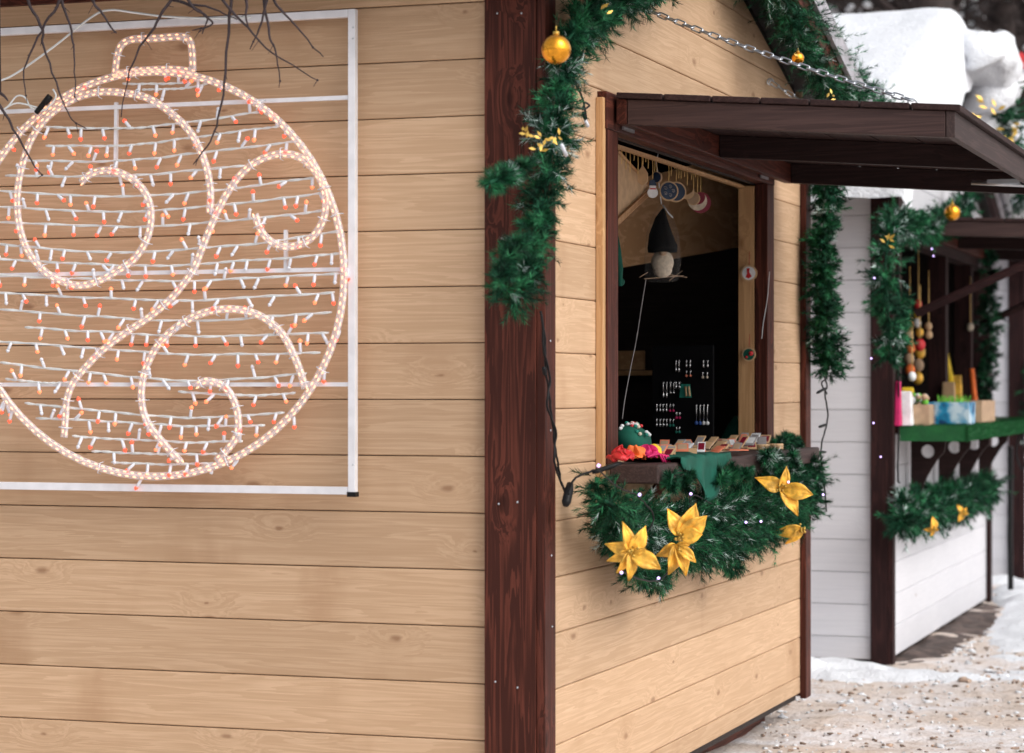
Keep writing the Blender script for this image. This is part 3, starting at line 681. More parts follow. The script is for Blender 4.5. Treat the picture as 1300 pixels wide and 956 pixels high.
for pts in tw:
    p3 = smooth(z1(pts, YT+rnd.uniform(-0.03, 0.03)), 5); n = len(p3)
    p3 = [p+Vector((noise.noise(p*30), 0, noise.noise(p*30+Vector((5, 5, 5)))))*0.006 for p in p3]
    mb.tube(p3, [0.0042*(1-i/n)+0.0013 for i in range(n)], 5)
    for i in range(6, n, 7):
        q = p3[i]; mb.tube([q, q+Vector((rnd.uniform(-.02, .02), 0, rnd.uniform(-.03, .0)))], [0.0015, 0.0008], 4); mb.ball(q, 0.0035, nu=6, nv=4)
bt = thing('bare_tree', (-3.1, 5.2, 0), 'bare tree whose thin dark twigs hang over the lit bauble', 'tree')
build('twigs', mb, M['twig'], bt)
mb = MB(); zt_ = [H1.sd(x, -70, YT) for x in (-200, -60, 80, 200, 320, 420)]
limb = smooth([(-3.1, 5.2, 0), (-3.05, 5.25, 1.4), (-2.9, 5.4, 2.4), (-2.3, 5.9, 2.85)] + [tuple(q) for q in zt_], 5)
n = len(limb); mb.tube(limb, [0.13*(1-i/n)**1.6+0.006 for i in range(n)], 8); build('trunk', mb, M['bark'], bt)
mb = MB()
for pts in tw:
    p = z1(pts[:1], YT)[0]; best = min(limb[15:], key=lambda q: (q-p).length); mb.tube([best, (best+p)/2+Vector((0, 0, 0.02)), p], [0.006, 0.005, 0.0042], 5)
build('limb', mb, M['twig'], bt)

# ---------------------------------------------------------------- garlands
def garland(path, rad, dens, nl=0.033, nw=0.0027, frost=0.11, out=None, seed=1, flat=1.0, per=44):
    r_ = random.Random(seed); mb = MB(); V = []; Fs = []; Ms = []
    P3 = smooth(path, 8); segs = list(zip(P3, P3[1:])); tot = sum((b-a).length for a, b in segs); nT = int(tot*dens)
    cum = [0]
    for a, b in segs: cum.append(cum[-1]+(b-a).length)
    k = 0
    for i in range(nT):
        s = (i+r_.random())/nT*tot
        while k < len(segs)-1 and cum[k+1] < s: k += 1
        a, b = segs[k]; p = a.lerp(b, max(0, min(1, (s-cum[k])/max(1e-6, cum[k+1]-cum[k])))); d = (b-a).normalized()
        v = Vector((r_.gauss(0, 1), r_.gauss(0, 1), r_.gauss(0, 1))); v = v-d*v.dot(d)*0.6
        if out is not None:
            o = v.dot(out)
            if o < 0: v = v - out*o*1.25
        v.normalize()
        lump = 0.7+0.6*abs(noise.noise(p*7+Vector((seed, 0, 0))))*1.4
        ln = rad*(r_.uniform(0.45, 1.1) if r_.random() < .93 else r_.uniform(1.1, 1.5))*lump; v = (v+d*r_.gauss(0, .35)+Vector((0, 0, -0.12))).normalized()
        fr = noise.noise(p*14+Vector((seed*3, 1, 1)))+r_.gauss(0, .2) > 0.55-frost*1.3; br = r_.random() < 0.40
        e1 = v.cross(Vector((0.3, 0.5, 0.8))).normalized(); e2 = v.cross(e1)
        for j in range(per):
            f = r_.uniform(0.12, 1.0)**0.8; A = r_.uniform(0, 2*PI); q = p+v*ln*f
            nd = (v*r_.uniform(0.45, 1.1)+(e1*math.cos(A)+e2*math.sin(A))*r_.uniform(.6, 1.0)).normalized()
            L_ = nl*r_.uniform(0.7, 1.15)*(1.1-f*0.35); s_ = nd.cross(v+Vector((.01, .02, .03))).normalized()*nw*0.5
            b0 = len(V); V += [tuple(q-s_), tuple(q+s_), tuple(q+nd*L_)]; Fs.append((b0, b0+1, b0+2)); Ms.append(2 if (fr and r_.random() < 0.45 and f > .5) else (1 if br else 0))
    mb.v = V; mb.f = Fs; mb.m = Ms; mb.sm = [False]*len(Fs)
    core = MB(); core.tube(P3, 0.006, 5)
    return mb, core
OUT = Vector((math.cos(H1.rz), math.sin(H1.rz), 0))
def make_garland(label, strands, seed, group='green artificial fir garlands'):
    o = strands[0][0][0]; t = thing('fir_garland', o, label, 'garland', group)
    for i, (path, rad, dens, kw) in enumerate(strands):
        mb, core = garland(path, rad, dens, seed=seed+i, **kw)
        build('needles', mb, [M['needle'], M['needle2'], M['frost']], t)
        build('wire_core', core, M['needle'], t)
    return t
F1 = lambda pts, x: [H1.f(a, b, x) for a, b in pts]
make_garland('snow-tipped garland hanging down the near corner of the beige hut',
  [(F1([(858, -30), (800, -8), (752, 30), (722, 66), (712, 100), (706, 140), (700, 190), (694, 240), (680, 290), (668, 340), (652, 382)], 0.085), 0.078, 540, dict(frost=0.14)),
   (F1([(760, 0), (735, 30), (722, 50)], 0.11), 0.07, 260, {}), (F1([(668, 212), (640, 224), (622, 232)], 0.10), 0.03, 300, dict(frost=.22)), (F1([(700, 150), (722, 182)], 0.10), 0.04, 300, {}),
   (F1([(660, 300), (638, 345), (640, 368)], 0.10), 0.045, 330, {})], 11)
make_garland('garland along the far roof slope of the beige hut above its awning',
  [(F1([(965, -40), (1000, 5), (1035, 45), (1052, 75), (1075, 105), (1110, 140), (1140, 165)], 0.17), 0.13, 330, dict(frost=0.14)),
   (F1([(1000, 20), (1030, 80), (1060, 112), (1095, 125)], 0.22), 0.09, 240, dict(frost=0.14))], 31)
make_garland('long garland hanging down the far corner of the beige hut',
  [(F1([(1060, 150), (1050, 225), (1046, 300), (1044, 360), (1048, 420), (1052, 470)], 0.10), 0.10, 700, dict(frost=0.12, nw=.0045)),], 41)
make_garland('wide drooping garland under the counter of the beige hut, with yellow flowers',
  [(F1([(757, 606), (762, 645), (772, 672), (795, 703), (824, 728)], 0.11), 0.058, 360, {}),
   (F1([(768, 636), (795, 650), (850, 660), (910, 645), (970, 622), (1010, 610), (1030, 604)], 0.16), 0.10, 330, dict(frost=.10)),
   (F1([(782, 668), (812, 680), (860, 684), (920, 668), (980, 645), (1022, 630)], 0.15), 0.105, 330, dict(frost=.10)),
   (F1([(800, 694), (850, 700), (900, 700), (950, 684), (1000, 660), (1024, 645)], 0.13), 0.09, 300, dict(frost=.08)),
   (F1([(800, 722), (838, 735), (842, 742)], 0.13), 0.06, 300, {}), (F1([(905, 700), (935, 722)], 0.12), 0.05, 300, {}),
   (F1([(972, 576), (985, 590), (980, 610)], 0.23), 0.045, 500, {}), (F1([(851, 620), (853, 602)], 0.22), 0.022, 500, {}), (F1([(869, 620), (872, 600)], 0.22), 0.022, 500, {}), (F1([(912, 615), (916, 597)], 0.22), 0.022, 500, {}), (F1([(925, 612), (930, 592)], 0.22), 0.02, 500, {}), (F1([(944, 606), (948, 594)], 0.22), 0.02, 500, {}),
   (F1([(1006, 575), (1010, 600)], 0.23), 0.022, 500, {}), (F1([(985, 566), (1005, 560), (1012, 572)], 0.12), 0.03, 500, {}), (F1([(1024, 582), (1032, 615), (1030, 648)], 0.18), 0.075, 420, {})], 51)
F2 = lambda pts, x: [H2.f(a, b, x) for a, b in pts]
KW2 = dict(nl=0.045, nw=0.0060, per=36)
make_garland('garland hanging down the dark corner post of the snow-roofed white hut',
  [(F2([(1225, 236), (1222, 262), (1200, 285), (1170, 288), (1140, 284), (1128, 300), (1124, 340), (1126, 380), (1130, 430), (1130, 462)], 0.13), 0.11, 210, dict(frost=.10, **KW2)),
   (F2([(1140, 372), (1146, 405), (1138, 440)], 0.15), 0.08, 180, KW2)], 71)
make_garland('garland draped below the green grass counter',
  [(F2([(1142, 662), (1170, 652), (1200, 645), (1235, 630), (1258, 618)], 0.12), 0.13, 260, dict(frost=.12, **KW2)),
   (F2([(1146, 640), (1180, 632), (1220, 622), (1250, 612)], 0.10), 0.09, 160, dict(frost=.12, **KW2))], 81)
make_garland('thin garland hanging at the far corner of the snow-roofed white hut',
  [(F2([(1255, 318), (1258, 360), (1256, 400), (1257, 440), (1254, 480), (1252, 525)], 0.10), 0.085, 190, KW2)], 91)
make_garland('snow-laden garland on the front roof edge of the snow-roofed white hut',
  [([H2.W(0.24, y, 3.14+0.06-0.36*abs(y-1.87)) for y in (2.05, 2.4, 2.8, 3.2, 3.6, 3.95)], 0.17, 260, dict(frost=.25, **KW2)), ([H2.W(0.22, 2.15, 3.22), H2.W(0.24, 2.2, 3.0), H2.W(0.25, 2.3, 2.8)], 0.14, 260, KW2)], 101)
make_garland('small garland at the right edge on the farthest white hut',
  [([H3.W(0.10, -0.02, z) for z in (1.05, 1.25, 1.45, 1.6)], 0.12, 160, KW2), ([H3.W(0.2, y, 2.95-0.36*abs(y-1.85)) for y in (-0.3, 0.3, 0.9)], 0.15, 150, KW2)], 111)
# snow lumps on the roof edge garland
mb = MB()
for y, dz, r_ in ((1.80, 0.13, 0.20), (1.95, 0.10, 0.22), (2.08, 0.0, 0.20), (2.3, 0.12, 0.17), (2.25, 0.20, 0.17), (2.2, -0.12, 0.12), (2.75, 0.14, 0.16), (3.0, 0.02, 0.13), (3.35, 0.10, 0.13), (3.75, 0.05, 0.13), (2.5, 0.0, 0.10)):
    mb.ball(H2.W(0.22+rnd.uniform(-.05, .05), y, 3.14-0.36*abs(y-1.85)+dz-.02), (r_*.8, r_*1.25, r_*0.72), nu=24, nv=18)
for i, v in enumerate(mb.v):
    q = Vector(v); mb.v[i] = tuple(q+Vector((noise.noise(q*6), noise.noise(q*6+Vector((3, 3, 3))), noise.noise(q*6+Vector((7, 1, 2)))))*0.07+Vector((1, 1, 1))*noise.noise(q*19)*.018)
tag(build('snow_clumps', mb, M['snow']), 'clumps of snow lying on the garland of the roof edge', 'snow', kind='stuff')

# flowers
def flower(P, c, tips, x, lift, label, wf=0.30, group='yellow artificial poinsettias on the counter garland'):
    c3 = P.f(c[0], c[1], x); out = Vector((math.cos(P.rz), math.sin(P.rz), 0)); view = Vector((-c3.x, -c3.y, 0)).normalized()
    o_ = (out*0.5+view*0.8).normalized()
    t = thing('poinsettia', c3, label, 'flower', group)
    for tx, ty in tips:
        k_ = c3.y/F; e = c3+Vector(((tx-c[0])*k_, (tx-c[0])*k_*-0.25+rnd.uniform(-.01, .01), -(ty-c[1])*k_)); ax = e-c3; ln = ax.length; d = ax.normalized(); s = d.cross(o_).normalized(); mb = MB(); w_ = ln*wf*rnd.uniform(.75, 1.05); tws = rnd.uniform(-.35, .35)
        def fn(u, v, d=d, s=s, ln=ln, w_=w_, tws=tws):
            ww = w_*(math.sin(PI*min(1, u**0.75*0.97+0.02))**(1.15 if u > .5 else .85)) + 0.0008
            a = (v-0.5)*2; cup = abs(a)*0.35*ww - 0.0016*abs(math.sin(a*7+u*4)) - 0.0012*math.sin(u*17+a*5)
            return c3 + d*ln*u + s*a*ww + o_*(lift+cup+0.12*ln*math.sin(u*PI) + tws*a*ww*u + 0.002*math.sin(a*9+u*3))
        mb.grid(18, 12, fn); build('petal', mb, M['gold_leaf'], t, solid=0.0006)
    mb = MB()
    for k in range(9): mb.ball(c3+o_*(lift+0.008)+Vector((rnd.gauss(0, .008), rnd.gauss(0, .004), rnd.gauss(0, .008))), 0.005, nu=6, nv=5)
    build('flower_centre', mb, M['gold_bits'], t)
Z7 = lambda *a: [(720+x/3.714, 550+y/3.714) for x, y in a]
flower(H1, Z7((258,555))[0], Z7((140,520),(150,600),(222,412),(330,432),(395,632),(330,540),(250,690),(195,655)), 0.27, 0.05, 'yellow poinsettia nearest the hut corner, lowest on the counter garland', 0.27)
flower(H1, Z7((482,478))[0], Z7((430,352),(560,325),(610,382),(588,470)), 0.29, 0.06, 'yellow poinsettia of broad upright petals, uppermost of the two touching flowers', 0.33)
flower(H1, Z7((478,525))[0], Z7((383,575),(440,662),(522,668),(566,602),(540,520)), 0.27, 0.05, 'yellow poinsettia with hanging petals, just below another yellow flower', 0.30)
flower(H1, Z7((975,258))[0], Z7((855,208),(1000,152),(1120,286),(1052,386)), 0.27, 0.05, 'yellow poinsettia of four petals at the right end of the counter garland', 0.27)
flower(H1, Z7((1075,450))[0], Z7((1040,492),(1085,470),(1000,520),(935,470)), 0.22, 0.05, 'half-hidden small yellow flower low at the right end of the garland', 0.25)
flower(H2, (1180, 672), [(1168, 672), (1178, 655), (1186, 672), (1176, 680)], 0.26, 0.04, 'pale gold flower on the garland under the green counter', 0.3, None)
flower(H2, (1216, 650), [(1210, 640), (1224, 652), (1212, 662), (1222, 644)], 0.26, 0.04, 'orange gold flower on the garland under the green counter', 0.35, None)
# baubles
def bauble(c, r, label, name='gold_bauble', mat='gold'):
    t = thing(name, c, label, 'bauble'); mb = MB(); mb.ball(c, r, nu=28, nv=18); build('ball', mb, M[mat], t)
    mb = MB(); mb.tube([c+Vector((0, 0, r*0.97)), c+Vector((0, 0, r*1.2))], r*0.22, 10); mb.tube([c+Vector((0, 0, r*1.2)), c+Vector((0, 0, r*1.6))], r*0.05, 5); build('cap', mb, M['gold_bits'], t)
bauble(H1.f(706, 63, 0.19), 0.039, 'gold bauble on the near corner garland of the beige hut')
bauble(H2.f(1209, 270, 0.28), 0.040, 'gold bauble on the garland of the snow-roofed white hut')
bauble(H1.f(1013, 74, 0.30), 0.022, 'small orange bauble in the garland above the awning', 'small_bauble')
def ribbon(pl, pts, x, label, n=14, sc=1.0, name='gold_leaves'):
    mb = MB()
    for px_, py_ in pts:
        for k in range(n):
            p = pl.f(px_+rnd.gauss(0, 4*sc), py_+rnd.gauss(0, 4*sc), x+rnd.uniform(-.01, .02)); d = Vector((rnd.gauss(0, 1), rnd.gauss(0, .5), rnd.gauss(0, 1))).normalized(); s = d.cross(Vector((.2, -1, .3))).normalized()*0.006*sc; L_ = 0.028*sc
            mb.add([p-s*.2, p+d*L_*.5-s, p+d*L_, p+d*L_*.5+s], [(0, 1, 2, 3)])
    tag(build(name, mb, M['gold_bits'], solid=0.0008), label, 'garland trim')
ribbon(H1, [(668, 168), (690, 177), (706, 176), (684, 190)], 0.14, 'little gold leaves on the near corner garland below its bauble', 5, .75)
ribbon(H1, [(765, 10)], 0.20, 'gold leaf at the top of the near corner garland', 3, .8)
ribbon(H1, [(1055, 122), (1010, 72)], 0.28, 'gold leaves in the garland above the awning', 4, .8)
ribbon(H2, [(1124, 298)], 0.24, 'gold trim on the garland of the white hut', 6, 1.2)
ribbon(H2, [(1256, 140), (1285, 172)], 0.36, 'gold trim on the snowy roof garland', 8, 1.8)
# striped toy house ornament on snowy garland
mb = MB(); q = H2.W(0.36, 2.35, 3.10)
mb.box(q.x-.06, q.x+.06, q.y-.05, q.y+.05, q.z, q.z+.1, 0); mb.prism([(-.09, 0), (.09, 0), (0, .1)], lambda a, b, t_: (q.x+a, q.y-.07+t_, q.z+.102+b), 0.14, 1)
tag(build('toy_house', mb, [M['whitep'], M['red']]), 'small red-roofed toy house on the snowy roof garland', 'ornament')

# ---------------------------------------------------------------- small light strings and cables
def cable(name, paths, label, r=0.0028, leds=(), plugs=(), cat='cable', lmat='violet'):
    t = thing(name, paths[0][0], label, cat); mb = MB()
    for p in paths:
        s3 = smooth(p, 8); mb.tube([q+Vector((noise.noise(q*40), 0, noise.noise(q*40+Vector((1, 2, 3)))))*0.003 for q in s3], r, 6)
    build('wire', mb, M['black'], t)
    for c in leds: mb = MB(); mb.ball(c, 0.0042, nu=8, nv=6); build('led', mb, M[lmat], t)
    for a, b, rr in plugs: mb = MB(); mb.tube([a, a.lerp(b, .15), a.lerp(b, .7), b], [rr*.6, rr, rr, rr*.7], 10); build('plug', mb, M['black'], t)
c_ = lambda pts, x: [H1.f(a, b, x) for a, b in pts]
cable('light_cable', [c_([(686,395),(692,430),(693,470),(697,500),(702,540),(706,575),(712,610),(720,632)], 0.05), c_([(688,400),(690,440),(698,480),(695,515),(706,550),(704,585),(716,622)], 0.055), c_([(722,628),(730,608),(745,600),(768,594),(790,588)], 0.11)],
      'black twisted cable with a plug hanging on the brown corner board', 0.0032, [], [(H1.f(718, 642, .09), H1.f(724, 614, .09), 0.013), (H1.f(752, 600, .13), H1.f(788, 588, .20), 0.007), (H1.f(690, 466, .06), H1.f(692, 476, .06), .006)])
cable('light_cable', [c_([(742, 50), (738, 72), (726, 88)], .12), c_([(722, 78), (728, 100), (738, 122), (742, 138), (745, 150)], 0.11), c_([(712, 133), (728, 136), (742, 138), (748, 133), (742, 131), (740, 140)], .11)],
      'loose black cable ending in a small white lamp beside the near corner garland', 0.0030, [], [(H1.f(740, 142, .11), H1.f(743, 152, .11), 0.005)])
mb = MB(); mb.tube([H1.f(743, 152, .11), H1.f(746, 160, .11)], [0.005, 0.006], 8); mb.tube([H1.f(713, 184, .2), H1.f(719, 197, .2)], [0.005, 0.005], 8); tag(build('small_lamp', mb, M['bulb_white']), 'little white lamp tips beside the near corner garland', 'lamp')
cable('light_cable', [[H1.f(a, b, 0.12) for a, b in ((1046,478),(1050,490),(1047,500),(1051,530),(1044,560),(1042,580),(1047,620),(1049,650))], [H1.f(a, b, 0.12) for a, b in ((1050,480),(1043,487),(1050,500))]],
      'dark green cable hanging from the far corner garland', 0.0034, [], [(H1.f(1037, 499, .12), H1.f(1048, 493, .12), .006), (H1.f(1040, 542, .12), H1.f(1049, 539, .12), .006), (H1.f(1040, 574, .12), H1.f(1048, 574, .12), .006)])
leds1 = [(789,727),(812,628),(760,591),(836,734),(947,663),(877,627),(1001,612),(966,662),(1045,628)]
cable('light_string', [c_([(757,594),(780,615),(800,625),(812,632),(830,660),(800,700),(789,722),(812,735),(836,738)], 0.24), c_([(836,738),(880,690),(877,630),(920,650),(947,660),(1001,614),(1045,628)], 0.20)],
      'dark light string with tiny violet lamps in the counter garland', 0.0026, [H1.f(a, b, 0.36) for a, b in leds1], [], 'light string')
cable('light_string', [[H2.W(0.045, y, z) for y, z in ((0.03, 2.0), (0.02, 1.6), (0.035, 1.2), (0.0, .95), (0.05, .9))]], 'dark light string hanging on the corner post of the white hut', 0.005, [H2.f(a, b, 0.27) for a, b in ((1106,455),(1109,537),(1118,580),(1183,316),(1185,325),(1110,353))], [], 'light string')
cable('light_string', [[H2.W(0.16, y, z) for y, z in ((3.6, 1.0), (3.62, .8), (3.6, .5), (3.62, .1))]], 'dark green cable running down the far corner of the white hut', 0.018, [], [], 'cable')
cable('light_string', [[H2.W(.3, 2.95, 1.10), H2.W(.33, 3.0, .95), H2.W(.30, 2.98, .88), H2.W(.27, 3.0, .98), H2.W(.29, 2.95, 1.08)]], 'loop of dark cable under the far end of the green counter', 0.006, [], [], 'cable')

# ---------------------------------------------------------------- wares in the beige hut
def cordline(mb, a, b, r=0.0017, mi=0): mb.tube([a, (a+b)/2+Vector((0.001, 0, 0)), b], r, 4, mi=mi)
Z4 = lambda x, y: (760+x/4.78, 160+y/4.78)
XR = -0.072
def hanging(cx, by, label, shape, size, mats, x=XR, name='hanging_ornament', grp='painted ornaments hanging in the window of the beige hut', cat='ornament', tilt=0.0, ends=None):
    b = H1.f(*Z4(cx, by), x); top = H1.W(x, (H1.I @ b).y, 2.138); t = thing(name, b, label, cat, grp)
    mb = MB(); cordline(mb, top, b+Vector((0, 0, size*0.9 if shape else 0))); build('cord', mb, M['cord'], t)
    if not shape: return
    view = Vector((-b.x, -b.y, 0)).normalized(); s = Vector((-view.y, view.x, 0)); s = (s*math.cos(tilt)+view*math.sin(tilt)).normalized(); n_ = s.cross(Vector((0, 0, 1)))
    fr = lambda a, c, tt: b + s*a + Vector((0, 0, 1))*c + n_*tt
    disc = lambda r, ox=0, oz=0, k=28: [(ox+r*math.cos(2*PI*i/k), oz+r*math.sin(2*PI*i/k)) for i in range(k)]
    def plate(poly, t0, t1, mi, nm):
        mb = MB(); mb.prism(poly, lambda a, c, tt: fr(a, c, t0+tt), t1-t0); build(nm, mb, M[mi], t)
    if shape == 'disc':
        plate(disc(size), -0.003, 0.003, mats[0], 'disc'); plate(disc(size*0.86), -0.0045, -0.0031, mats[1], 'painted_face'); plate(disc(size*0.86), 0.0031, 0.0045, mats[1], 'painted_face')
        if len(mats) > 2:
            for A in range(5):
                ox, oz = size*.45*math.cos(A*1.256), size*.45*math.sin(A*1.256); mb = MB()
                for sgn in (-1, 1): mb.tube([fr(ox+size*.2*(k/16)*math.cos(k*.55), oz+size*.2*(k/16)*math.sin(k*.55), sgn*0.005) for k in range(17)], 0.0011, 4)
                build('scroll', mb, M[mats[2]], t)
    elif shape == 'moon':
        R_ = size; outer_ = [(R_*math.cos(A), R_*math.sin(A)) for A in [R(150)+R(240)*k/20 for k in range(21)]]
        inner_ = [(-0.0+R_*0.80*math.cos(A)*1.0, R_*0.42+R_*0.80*math.sin(A)) for A in [R(20)-R(220)*k/20 for k in range(21)]]
        plate(outer_+inner_, -0.003, 0.003, mats[0], 'crescent')
    elif shape == 'man':
        plate(disc(size*.6, 0, -size*.35), -.004, .004, mats[0], 'body'); plate(disc(size*.38, 0, size*.3), -.0045, .0045, mats[0], 'head')
        plate([(-size*.45, size*.42), (size*.45, size*.42), (size*.15, size*1.1), (-size*.3, size*1.0)], -.006, .006, mats[1], 'hat')
        plate([(-size*.35, size*.0), (size*.35, size*.0), (size*.3, size*.12), (-size*.3, size*.12)], -.007, .007, mats[2], 'scarf')
    elif shape == 'leaf':
        plate([(0, size), (-size*.5, size*.3), (-size*.5, -size*.6), (0, -size), (size*.5, -size*.6), (size*.5, size*.2)], -.003, .003, mats[0], 'cut_shape')
LBL = [('tan wooden cut-out ornament, hanging just right of the wooden frames', 268, 300, 'leaf', 0.034, ['lightwood']),
 ('little wooden snowman ornament with blue hat and red scarf', 327, 385, 'man', 0.030, ['whitep', 'darkblue', 'red']),
 ('dark oval ornament behind the wooden snowman', 352, 312, 'disc', 0.020, ['kraft', 'darkblue']),
 ('round dark blue ornament painted with light scrolls', 425, 395, 'disc', 0.034, ['lightwood', 'darkblue', 'greyp']),
 ('tan round ornament partly behind the dark blue scroll disc', 470, 400, 'disc', 0.036, ['lightwood', 'darkblue']),
 ('bare wooden crescent ornament, third from the right', 537, 400, 'moon', 0.026, ['lightwood']),
 ('brown round ornament left of the red crescent', 575, 440, 'disc', 0.024, ['lightwood', 'kraft']),
 ('red and cream round ornament, rightmost of the hanging row', 618, 465, 'disc', 0.038, ['darkred', 'darkred']),
 ('cream crescent ornament in front of the red disc', 600, 455, 'moon', 0.034, ['cream'])]
for i, (lb, cx, by, sh, sz, mt) in enumerate(LBL): hanging(cx, by, lb, sh, sz, mt, XR - (0, 0, .02, 0, .012, 0, .012, .016, 0)[i], tilt=(0.5 if i in (2,) else rnd.uniform(-.3, .3)))
for i, cx in enumerate((140, 165, 190, 214, 238, 262, 285, 300, 340, 440, 462, 485, 500, 520, 563, 586, 634)):
    hanging(cx, 235+rnd.uniform(-40, 60)+(60 if cx > 400 else 0), 'thin golden cord hanging from the window rail between the ornaments', None, 0.0, [], XR-0.006, 'golden_thread', 'golden cords on the window rail', 'cord')
# wooden picture frames standing cornerwise, top left of the window
for i, (dx, dz) in enumerate(((0, 0), (0.012, -0.012), (0.026, -0.026))):
    mb = MB(); x_ = -0.10-0.03*i
    A = [H1.f(*Z4(70, 150+14*i), x_), H1.f(*Z4(105, 150+6*i), x_), H1.f(*Z4(308, 372+16*i), x_), H1.f(*Z4(90, 590-10+12*i), x_), H1.f(*Z4(60, 588-10+12*i), x_)]
    n_ = (A[2]-A[0]).cross(A[3]-A[0]).normalized()*0.012; k = len(A)
    mb.add(A+[a+n_ for a in A], [tuple(range(k)), tuple(range(k, 2*k))[::-1]]+[(j, (j+1) % k, k+(j+1) % k, k+j) for j in range(k)])
    t = thing('wooden_board', A[3], ['front of three pale square boards hung cornerwise in the window', 'middle of three pale square boards hung cornerwise in the window', 'rear of three pale square boards hung cornerwise in the window'][i], 'board', 'pale square boards hung in the window')
    build('panel', mb, M['lightwood'], t, bevel=0.001)
    mb = MB(); f_ = n_*(-0.6); mb.tube([A[1]+f_, A[2]+f_, A[3]+f_], 0.006, 4, smooth=False); build('rim', mb, M['pine0'], t)
# gnome doll in cellophane
g = H1.f(841, 333, -0.16)
t = thing('wrapped_doll', g-Vector((0, 0, .06)), 'round bearded cloth doll with a dark tall hat wrapped in clear cellophane', 'doll')
mb = MB(); mb.ball(g, (.040, .036, .044), nu=16, nv=12); mb.ball(g-Vector((0, 0, .028)), (.034, .03, .026), nu=14, nv=10)
build('body', mb, M['cream'], t)
mb = MB(); mb.ball(g+Vector((0, -.03, .035)), .014, nu=12, nv=8); build('nose', mb, M['kraft'], t)
mb = MB(); mb.tube([g+Vector((0, 0, .035)), g+Vector((0, 0, .055)), g+Vector((-.006, 0, .10)), g+Vector((-.004, 0, .155)), g+Vector((0.004, 0, .19))], [.052, .054, .042, .022, .004], 14); build('hat', mb, M['black_cloth'], t)
mb = MB(); mb.tube([g-Vector((0, 0, .07)), g-Vector((0, 0, .06)), g+Vector((0, 0, .0)), g+Vector((0, 0, .10)), g+Vector((0, 0, .17)), g+Vector((0, 0, .205)), g+Vector((-.005, 0, .225)), g+Vector((-.012, 0, .26))], [.04, .058, .066, .058, .034, .008, .014, .024], 16); build('wrapping', mb, M['cello'], t)
mb = MB(); mb.tube([g+Vector((-.004, 0, .205)), H1.f(833, 205, -.12), H1.f(842, 172, -.10)], .0018, 5); mb.tube([g+Vector((0, -.02, .20)), g+Vector((.02, -.03, .17)), g+Vector((.035, -.03, .155))], .003, 5); build('tie', mb, M['whitep'], t)
mb = MB()
for a, b in (((812, 352), (822, 346)), ((818, 354), (868, 350)), ((845, 348), (872, 352)), ((850, 356), (866, 344))): mb.tube([H1.f(*a, -.17), H1.f(*b, -.17)], .0015, 4)
build('twig_base', mb, M['kraft'], t)
mb = MB(); mb.tube(smooth([H1.f(*p, -.15) for p in ((820, 355), (815, 385), (808, 430), (800, 470), (793, 508), (790, 532))], 6), .0020, 5)
tag(build('pale_string', mb, M['greyp']), 'long pale cord hanging below the wrapped doll', 'cord')
# green toy at left jamb
mb = MB(); q = H1.f(783, 318, -.2); mb.tube([q+Vector((0, 0, .05)), q, q-Vector((-.01, 0, .06)), q-Vector((-.012, 0, .12))], [.006, .015, .012, .006], 10); mb.ball(H1.f(788, 358, -.2), .014)
tag(build('green_toy', mb, M['green_cloth']), 'green felt toy half hidden behind the left window jamb', 'toy')
# round ornaments on the pine post
for px_, py_, lb, cm in ((951, 347, 'round window-post ornament with a red figure, upper of two', 'red'), (951, 450, 'round window-post ornament painted green and red, lower of two', 'lime')):
    q = H1.sd(px_, py_, 2.655); t = thing('post_ornament', q, lb, 'ornament', 'round ornaments on the bare pine post')
    dr = Vector((math.sin(H1.rz), -math.cos(H1.rz), 0)); sd_ = Vector((math.cos(H1.rz), math.sin(H1.rz), 0)); UP = Vector((0, 0, 1))
    fr = lambda a, c, tt, q=q: q+sd_*a+UP*c+dr*tt
    mb = MB(); rr = .032 if cm == 'red' else .027; mb.prism([(rr*math.cos(k*.2618), rr*math.sin(k*.2618)) for k in range(24)], lambda a, c, tt: fr(a, c, tt), .005); build('disc', mb, M['lightwood'], t)
    mb = MB()
    mb.prism([(rr*.8*math.cos(k*.2618), rr*.8*math.sin(k*.2618)) for k in range(24)], lambda a, c, tt: fr(a, c, .0052+tt), .001); build('face', mb, M['whitep' if cm == 'red' else 'green_cloth'], t)
    mb = MB()
    if cm == 'red': mb.prism([(-.008, .018), (.004, .02), (.002, .005), (.012, -.012), (0, -.02), (-.012, -.015), (-.006, 0)], lambda a, c, tt: fr(a, c, .0065+tt), .001)
    else: mb.ball(fr(.010, .004, .009), (.009, .006, .009)); mb.ball(fr(-.008, -.010, .009), (.005, .004, .005))
    build('motif', mb, M['red'], t)
    mb = MB(); mb.tube([q+UP*rr, q+UP*(rr+.05)+sd_*.002], .001, 4); build('cord', mb, M['red'], t)
mb = MB(); mb.tube(smooth([H1.f(a, b, .036) for a, b in ((977, 345), (974, 380), (969, 410), (967, 430))], 5), .0016, 4); tag(build('white_thread', mb, M['whitep']), 'white thread hanging on the right window jamb', 'thread')
# inside counter
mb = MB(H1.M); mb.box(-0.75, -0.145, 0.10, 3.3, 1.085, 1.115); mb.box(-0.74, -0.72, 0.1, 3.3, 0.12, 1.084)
tag(build('inner_counter', mb, M['inside']), 'dark counter inside the beige hut behind the window', 'counter')
